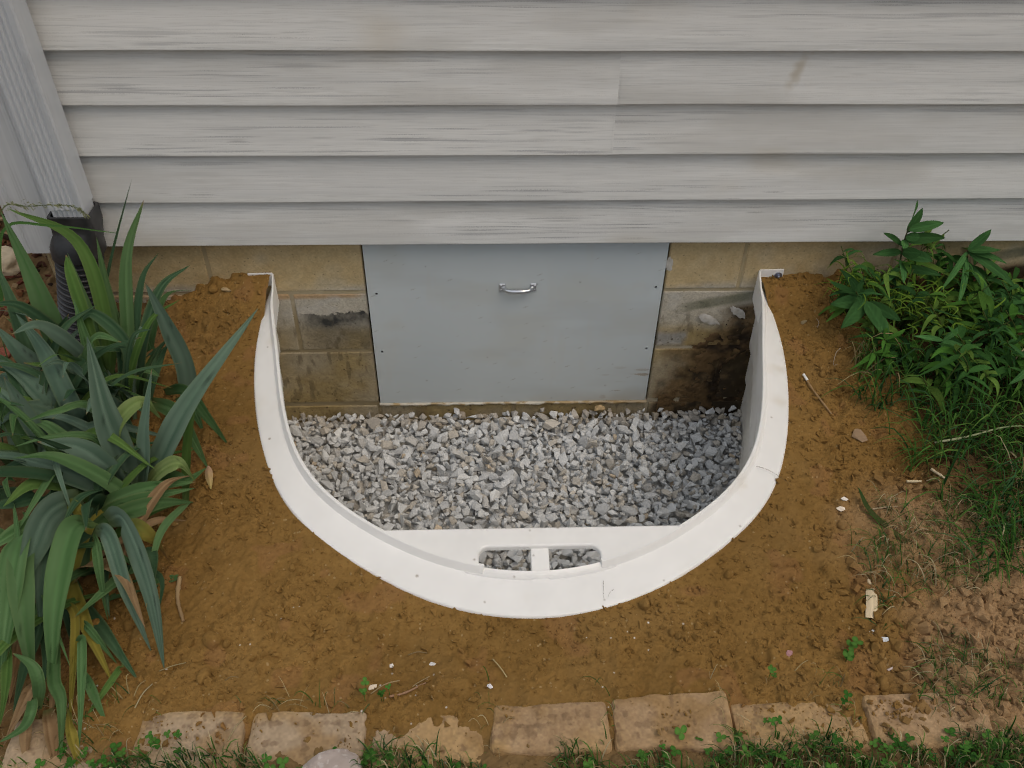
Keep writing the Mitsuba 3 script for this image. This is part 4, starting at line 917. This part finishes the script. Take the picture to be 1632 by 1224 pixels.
# lawn grass, right and front
def grass_stuff(name, label, n, region, keep, L, lean, wr, straw, rg, cat='grass'):
    parts = []
    for x, y in scatter(n, region, rg, keep):
        z = float(ground_base(x, y)) + .002
        col = STRAW[rg.integers(3)] if rg.uniform() < straw else GREENS[rg.integers(6)]
        parts.append(grass_blade(x, y, z, rg.uniform(*L), rg.normal(np.pi * 1.05, 1.3), rg.uniform(*lean), rg.uniform(*wr), flat_col(col, rg), rg))
    g = cat_mesh(parts); obj(name, g[:2], 'leaf', smooth=True, color=g[2], kind='stuff', label=label, cat=cat)
grass_stuff('long_grass', 'long green grass lying over between the weeds and the bare soil on the right', 3000, (.80, 1.55, -.92, -.30),
            lambda x, y: (x > .835 + .12 * (nz(x, y, 7, 130) - .5) + .05 * sm(-.45, -.8, y)) & (nz(x, y, 9, 131) > .42 + .14 * sm(-.55, -.9, y) - .06 * sm(.9, 1.1, x)), (.05, .15), (.60, .985), (.0028, .0060), .025, rg)
grass_stuff('thin_grass', 'thin dry grass on the pale soil at the lower right', 3600, (.66, 1.30, -1.20, -.70),
            lambda x, y: (nz(x, y, 9, 133) > .54 - .10 * sm(-1.0, -.75, y) * sm(.7, 1.0, x)), (.02, .075), (.5, .98), (.0012, .0030), .38, rg)
grass_stuff('lawn', 'green lawn grass along the front of the pavers', 13000, (-1.0, 1.3, -1.42, -1.245),
            lambda x, y: nz(x, y, 8, 135) + .9 * (-1.262 - y) * 4 > .50, (.02, .06), (.2, .9), (.0014, .0034), .22, rg)
grass_stuff('joint_grass', 'grass and dead stalks growing out of the joints around the pavers', 900, (-.95, 1.05, -1.275, -1.12),
            lambda x, y: (((np.abs(((x + .502) / .208) - np.round((x + .502) / .208)) < .075) & (nz(x, y, 12, 136) > .40)) | ((np.abs(y + 1.165) < .014) & (x < -.28) & (nz(x, y, 10, 137) > .45)) | ((x > .30) & (x < .56) & (nz(x, y, 14, 138) > .53)) | (x < -.70)), (.018, .065), (.3, .97), (.001, .0026), .50, rg)
grass_stuff('outer_lawn', 'lawn grass spreading around the bare soil and the pavers', 17000, (-2.9, 2.4, -2.3, 1.2),
            lambda x, y: ((y < -1.41) | ((x > 1.32) & (y < -.3)) | ((x < -1.12) & (y < -.62)) | (x < -1.98)) & (nz(x, y, 6, 139) > .34), (.04, .10), (.3, .95), (.003, .006), .10, rg)
# clover leaves along the lawn
parts = []
def clover(x, y, z, r, rg):
    out = []; a0 = rg.uniform(0, 6.28); tl = rg.normal(0, .25, 2); c0 = GREENS[rg.integers(3)] * np.array([1.1, 1.15, 1.1]) * rg.uniform(.8, 1.3)
    c = np.array([x, y, z + rg.uniform(.008, .030)])
    for q in range(3):
        a = a0 + q * 2.094; th = np.linspace(0, 6.283, 11)[:-1]
        u = r * .55 + r * .52 * np.cos(th); w = r * .50 * np.sin(th) * (1 + .15 * np.cos(th))
        p = np.stack([u * math.cos(a) - w * math.sin(a), u * math.sin(a) + w * math.cos(a), -.18 * np.abs(w) + u * .18], 1); p[:, 2] += p[:, 0] * tl[0] + p[:, 1] * tl[1]
        cc = p.mean(0) + [0, 0, -.0006]; v = np.vstack([p, cc]) + c; k = np.arange(10)
        col = np.vstack([np.tile(c0, (10, 1)), c0 * 1.35]); out.append((v, np.stack([k, (k + 1) % 10, k * 0 + 10], 1), col))
    sv, sf = tube([(x, y, z - .004), tuple(c)], .0006, 4, cap=False); out.append((sv, sf, c0 * .9))
    return out
for x, y in scatter(560, (-.98, 1.2, -1.40, -1.235), rg, lambda x, y: nz(x, y, 9, 140) + (-1.245 - y) * 3.2 > .50):
    parts += clover(x, y, float(ground_base(x, y)), rg.uniform(.006, .0105), rg)
for x, y in ((-.30, -1.155), (-.27, -1.16), (.42, -1.14), (.53, -1.19), (-.78, -1.24), (-.80, -1.23), (.40, -1.23), (-.66, -1.235), (-.62, -1.225)):
    for q in range(3): parts += clover(x + rg.normal(0, .008), y + rg.normal(0, .008), float(ground_base(x, y)) + .008, rg.uniform(.005, .008), rg)
g = cat_mesh(parts); obj('clover_patch', g[:2], 'leaf', smooth=True, color=g[2], kind='stuff', label='clover leaves growing through the lawn grass along the bottom edge', cat='clover')
for x, y, lab in ((.575, -1.095, 'small bright green seedling in the bare soil above the right pavers'), (.595, -1.075, 'small bright green seedling just behind its twin above the right pavers')):
    parts = []
    for q in range(2): parts += clover(x + rg.normal(0, .004), y + rg.normal(0, .004), float(gz(x, y)), .011, rg)
    g = cat_mesh(parts); obj('seedling', g[:2], 'leaf', smooth=True, color=g[2], label=lab, cat='seedling', group='seedlings in the soil')
# grass stalk with a seed head, upper left
k = thing('grass_stalk', 'arching grass stalk with a feathery seed head in front of the downspout', 'grass stalk')
st = spline([(-1.17, -.42, -.03), (-1.20, -.30, .20), (-1.165, -.20, .365), (-1.09, -.205, .385), (-1.00, -.205, .385), (-.965, -.215, .362)], 40)
sv, sf = tube(st, np.linspace(.0016, .0006, 40), 5); obj('stem', (sv, sf), 'leaf', k, smooth=True, color=np.tile([.10, .13, .05], (len(sv), 1)))
parts = []
for q in range(95):
    u = rg.uniform(.42, .98); b = st[int(u * 39)] + rg.normal(0, .004, 3) * (1.15 - u) * 2; d = st[min(39, int(u * 39) + 1)] - st[int(u * 39)]; d = d / np.linalg.norm(d) + rg.normal(0, .35, 3) + [0, 0, -.25]
    parts.append(weedleaf(b, d, rg.uniform(.006, .011), .0026, flat_col([.17, .18, .09], rg), rg, n=5, droop=.2))
g = cat_mesh(parts); obj('seed_head', g[:2], 'leaf', k, smooth=True, color=g[2])
m = ribbon([(-1.19, -.30, .18), (-1.165, -.215, .33), (-1.06, -.205, .335), (-.925, -.20, .312)], .009, [0, -.7, .7], blade_prof, flat_col([.05, .11, .03], rg), n=20, cols=5, fold=.3)
obj('leaf', m[:2], 'leaf', k, smooth=True, color=m[2])

# ---------------------------------------------------------------- bark mulch and pale rock at the house corner
rg = np.random.default_rng(41)
parts = []
for x, y in np.stack([rg.uniform(-1.95, -1.14, 1500), rg.uniform(-.55, .75, 1500)], 1):
    if x > -1.24 and y > -.03 or (x > -1.22 and y < -.28): continue
    v = (trimesh.creation.box([rg.uniform(.012, .040), rg.uniform(.006, .014), rg.uniform(.003, .008)]).vertices + rg.normal(0, .0012, (8, 3))) if rg.uniform() < .6 else stone_hull(9, rg.uniform(.006, .014), .7, rg)[0]
    h = trimesh.convex.convex_hull(np.array(v)); v = np.array(h.vertices) @ (rot_z(rg.uniform(0, 6.3)) @ np.array(trimesh.transformations.euler_matrix(*rg.normal(0, .45, 2), 0)[:3, :3])).T
    c = np.array([[.10, .030, .018], [.065, .028, .018], [.16, .075, .035], [.03, .018, .012], [.22, .15, .08]][rg.choice(5, p=[.32, .25, .2, .13, .10])]) * rg.uniform(.7, 1.2)
    parts.append((v + [x, y, float(ground_base(x, y)) + rg.uniform(0, .014)], np.array(h.faces), c))
g = cat_mesh(parts); obj('bark_mulch', g[:2], 'bark', color=g[2], kind='stuff', label='reddish brown bark mulch on the ground around the house corner', cat='mulch')
m = trimesh.creation.icosphere(4, 1.0); v = np.array(m.vertices); v = np.sign(v) * np.abs(v) ** .8; v *= (.72 + .56 * meshkit.fbm(v * 1.5 + 9, 3, 150))[:, None]
obj('rock', (v * [.085, .055, .042] @ rot_z(-.5).T + [-1.47, .19, -.02], m.faces), 'litter', smooth=True, color=np.array([.46, .37, .25]) * (.7 + .6 * meshkit.fbm(v * 4, 3, 151))[:, None], label='pale tan rock on the mulch at the left frame edge beyond the corner post', cat='rock')
for x, y, r, lab in ((-1.27, -.06, .017, 'pale pebble in the mulch left of the drain pipe'), (-1.30, -.20, .020, 'reddish stone in the mulch at the left below the corner post')):
    v, f = stone_hull(16, r, .8, rg); obj('pebble', (v + [x, y, float(ground_base(x, y)) + .012], f), 'litter', color=np.tile([.42, .33, .22] if 'pale' in lab else [.16, .05, .03], (len(v), 1)), label=lab, cat='pebble')

# ---------------------------------------------------------------- litter on the soil
def twig(label, pts, r, c0, c1, name='twig', cat='twig', group=None):
    p = spline([(x, y, float(gz(x, y)) + h) for x, y, h in pts], 16); v, f = tube(p, np.linspace(r, r * .75, 16) * (1 + .15 * rg.normal(size=16)), 7)
    t = np.r_[np.repeat(np.linspace(0, 1, 16), 7), 0, 1][:, None]; obj(name, (v, f), 'litter', smooth=True, color=np.array(c0) * (1 - t) + np.array(c1) * t, label=label, cat=cat, group=group)
twig('brown dry stalk with a white broken end on the soil right of the rim', [(.697, -.361, .006), (.703, -.395, .006), (.716, -.436, .004), (.730, -.478, .002)], .0026, (.24, .15, .07), (.30, .19, .09))
v, f = tube([(.694, -.352, float(gz(.694, -.352)) + .008), (.6985, -.372, float(gz(.6985, -.372)) + .008)], .0032, 8); obj('stalk_end', (v, f), 'litter', smooth=True, color=np.tile([.72, .70, .66], (len(v), 1)), label='white peeled piece of stalk at the upper end of the brown dry stalk', cat='stalk')
twig('short reddish twig on the soil left of the front centre', [(-.262, -1.155, .003), (-.235, -1.150, .005), (-.200, -1.128, .003)], .0022, (.30, .17, .10), (.25, .15, .09))
twig('dead tan stem hanging from the iris onto the soil', [(-.692, -.892, .012), (-.685, -.94, .006), (-.665, -.985, .002)], .0042, (.33, .23, .12), (.25, .16, .08))
twig('pale cut straw piece in the grass edge at right, left one of a pair', [(.832, -.686, .010), (.862, -.690, .010)], .0036, (.55, .45, .28), (.60, .50, .32), 'straw', 'straw', 'straw pieces at the grass edge')
twig('pale cut straw piece in the grass edge at right, slanting one of a pair', [(.897, -.655, .012), (.918, -.682, .012)], .0034, (.50, .40, .26), (.60, .50, .34), 'straw', 'straw', 'straw pieces at the grass edge')
twig('long pale grass stem lying across the grass at the right frame edge', [(.925, -.592, .03), (1.00, -.582, .045), (1.10, -.572, .05), (1.22, -.565, .04)], .0026, (.42, .42, .26), (.12, .19, .06), 'grass_stalk', 'grass stalk')
twig('long dry straw lying towards the dark curled leaf', [(.735, -.755, .006), (.765, -.752, .006), (.79, -.75, .005)], .0022, (.40, .30, .19), (.33, .25, .15), 'straw', 'straw', 'straw pieces at the grass edge')
for k in range(34):
    x, y = (rg.uniform(.70, 1.1), rg.uniform(-1.15, -.66)) if k < 22 else (rg.uniform(-.75, .5), rg.uniform(-1.25, -1.06))
    a, L = rg.uniform(0, 6.28), rg.uniform(.02, .06)
    z = float(gz(x, y)); p = [(x, y, z + .004), (x + math.cos(a) * L * .5, y + math.sin(a) * L * .5, z + rg.uniform(.004, .016)), (x + math.cos(a) * L, y + math.sin(a) * L, z + .006)]
    if k == 0: straw_parts = []
    v, f = tube(spline(p, 8), rg.uniform(.0006, .0012), 5); straw_parts.append((v, f, STRAW[rg.integers(3)] * rg.uniform(.7, 1.1)))
g = cat_mesh(straw_parts); obj('straw_bits', g[:2], 'litter', smooth=True, color=g[2], kind='stuff', label='fine dry straw strewn on the soil and the pavers', cat='straw')
m = ribbon([(.672, -.925, float(gz(.672, -.925)) + .012), (.664, -.965, float(gz(.664, -.965)) + .014), (.650, -1.010, float(gz(.65, -1.01)) + .006)], .022, [0, -.2, 1], lambda t: np.clip(.25 + 1.0 * sm(0, .6, t), .1, 1), lambda t, s: np.array([.58, .47, .31]) * (.8 + .4 * meshkit.noise(np.stack([s * 4, t * 3, t * 0], -1), 160))[:, None], n=14, cols=7, fold=-.35)
obj('dry_leaf', m[:2], 'litter', smooth=True, color=m[2], label='curled pale dry leaf on the soil at the lower right', cat='leaf')
m = ribbon([(.715, -.71, float(gz(.715, -.71)) + .02), (.725, -.765, float(gz(.725, -.765)) + .010), (.765, -.82, float(gz(.765, -.82)) + .008), (.81, -.86, float(gz(.81, -.86)) + .004)], .014, [.2, -.2, 1], leaf_prof, lambda t, s: np.array([.035, .075, .022])[None] * (1 - .5 * t[:, None]) + np.array([.09, .05, .025]) * t[:, None], n=16, cols=5, fold=-.4)
obj('fallen_leaf', m[:2], 'leaf', smooth=True, color=m[2], label='dark green strap leaf lying on the soil right of the white shards', cat='leaf')
m = ribbon([(-.695, -.615, float(gz(-.695, -.615)) + .012), (-.686, -.645, float(gz(-.686, -.645)) + .014), (-.676, -.678, float(gz(-.676, -.678)) + .006)], .017, [0, -.2, 1], leaf_prof, lambda t, s: np.array([.40, .24, .17]) * (1 - t[:, None]) + np.array([.34, .27, .09]) * t[:, None], n=12, cols=7, fold=-.55)
obj('faded_bud', m[:2], 'litter', smooth=True, color=m[2], label='faded pinkish flower bud on the soil beside the iris', cat='bud')
def shard(label, x, y, r, c, name='pebble', cat='pebble', flat=.5, group=None, lift=.35):
    v, f = stone_hull(14, r, flat, rg, .3); obj(name, (v + [x, y, float(gz(x, y)) + r * lift], f), 'litter', color=np.tile(c, (len(v), 1)), label=label, cat=cat, group=group)
shard('left one of two white shards on the soil right of the rim', .668, -.752, .0085, [.70, .60, .48], 'shard', 'shard', .35, 'white shards'); shard('right one of two white shards on the soil right of the rim', .682, -.730, .0075, [.72, .66, .58], 'shard', 'shard', .35, 'white shards')
shard('white pebble left of its bluish neighbour below the pale dry leaf', .642, -1.040, .0075, [.66, .64, .60], group='white pebbles on the soil'); shard('bluish white pebble below the pale dry leaf', .662, -1.052, .0070, [.56, .60, .64], group='white pebbles on the soil')
shard('pinkish white pebble above the right pavers', .650, -1.118, .0065, [.60, .50, .47], group='white pebbles on the soil'); shard('pink pebble in the bare soil right of the front of the well', .475, -1.075, .0070, [.38, .20, .20])
shard('white shell bit in the soil behind the buried paver', -.295, -1.13, .0075, [.66, .55, .42]); shard('small white pebble left of the front centre of the rim', -.265, -1.085, .0050, [.62, .58, .53])
shard('white pebble in the soil in front of the rim, leftmost of three', -.19, -1.085, .0055, [.60, .58, .56]); shard('white pebble in the soil near the fifth paver', -.085, -1.135, .0048, [.64, .62, .64]); shard('pale round pebble near the right bracket of the well', .745, -.165, .0085, [.27, .21, .12], flat=.9)
shard('pale stone half buried left of the well near the bracket', -.765, -.045, .011, [.36, .27, .15], flat=.6); shard('pale flat stone at the grass edge on the right', .775, -.545, .019, [.30, .20, .12], flat=.4)
def rootlet(label, pts, r, col):
    v, f = tube(spline(pts, 14), np.linspace(r, r * .5, 14) * .6, 5); obj('rootlet', (v, f), 'litter', smooth=True, color=np.tile(col, (len(v), 1)), label=label, cat='root')
fz = lambda x, y, d=.016: (x, y, float(lip_z(y)) - d)
rootlet('thin dark root hair lying straight on the front of the white rim', [fz(.141, -.921, .0155), fz(.140, -.936, .016), fz(.138, -.958, .021)], .0006, [.10, .08, .05])
rootlet('short curved root hair beside the straight one on the rim front', [fz(.160, -.940, .016), fz(.150, -.948, .018), fz(.146, -.958, .021)], .0005, [.14, .11, .07])
rootlet('thin brown root hair crossing the right side of the white rim onto the soil', [fz(.508, -.645, .012), fz(.530, -.655, .012), (.553, -.668, float(gz(.553, -.668)) + .012), (.58, -.69, float(gz(.58, -.69)) + .003)], .0008, [.12, .085, .045])
rootlet('pale white root curling above the soil left of the three leaved weed', [(.775, -.185, float(gz(.775, -.185))), (.772, -.190, float(gz(.77, -.19)) + .020), (.763, -.188, float(gz(.763, -.188)) + .032)], .0013, [.50, .42, .36])
rootlet('pale white root loop below the three leaved weed', [(.800, -.285, float(gz(.80, -.285)) + .022), (.785, -.300, float(gz(.785, -.30)) + .014), (.779, -.318, float(gz(.779, -.318)) + .006), (.786, -.322, float(gz(.786, -.322)) + .010)], .0012, [.46, .38, .32])
# crumbs of soil along the outer edge of the rim
parts = []
rg = np.random.default_rng(51)
for k in range(0):
    i = rg.integers(6, NR - 6); q = OUT[i] + NRM[i] * (.0035 - .0045 * rg.uniform() ** 3); r = .0013 + .0022 * rg.uniform() ** 2
    if meshkit.fbm(np.array([[q[0] * 7, q[1] * 7, 0]]), 2, 170)[0] < .47: continue
    v, f = protos[rg.integers(len(protos))]; parts.append(((v * r) @ rot_any(rg).T + [q[0], q[1], float(lip_z(q[1])) - .0240], f))
v, f = clod_mesh(.010, rg); parts.append((v + [.215, -.975, float(lip_z(-.975)) - .017], f))
v, f = clod_mesh(.006, rg); parts.append((v + [.229, -.969, float(lip_z(-.969)) - .018], f))
obj('rim_crumbs', cat_mesh(parts), 'clod', kind='stuff', label='soil crumbs fallen onto the outer edge of the white rim', cat='soil crumbs')
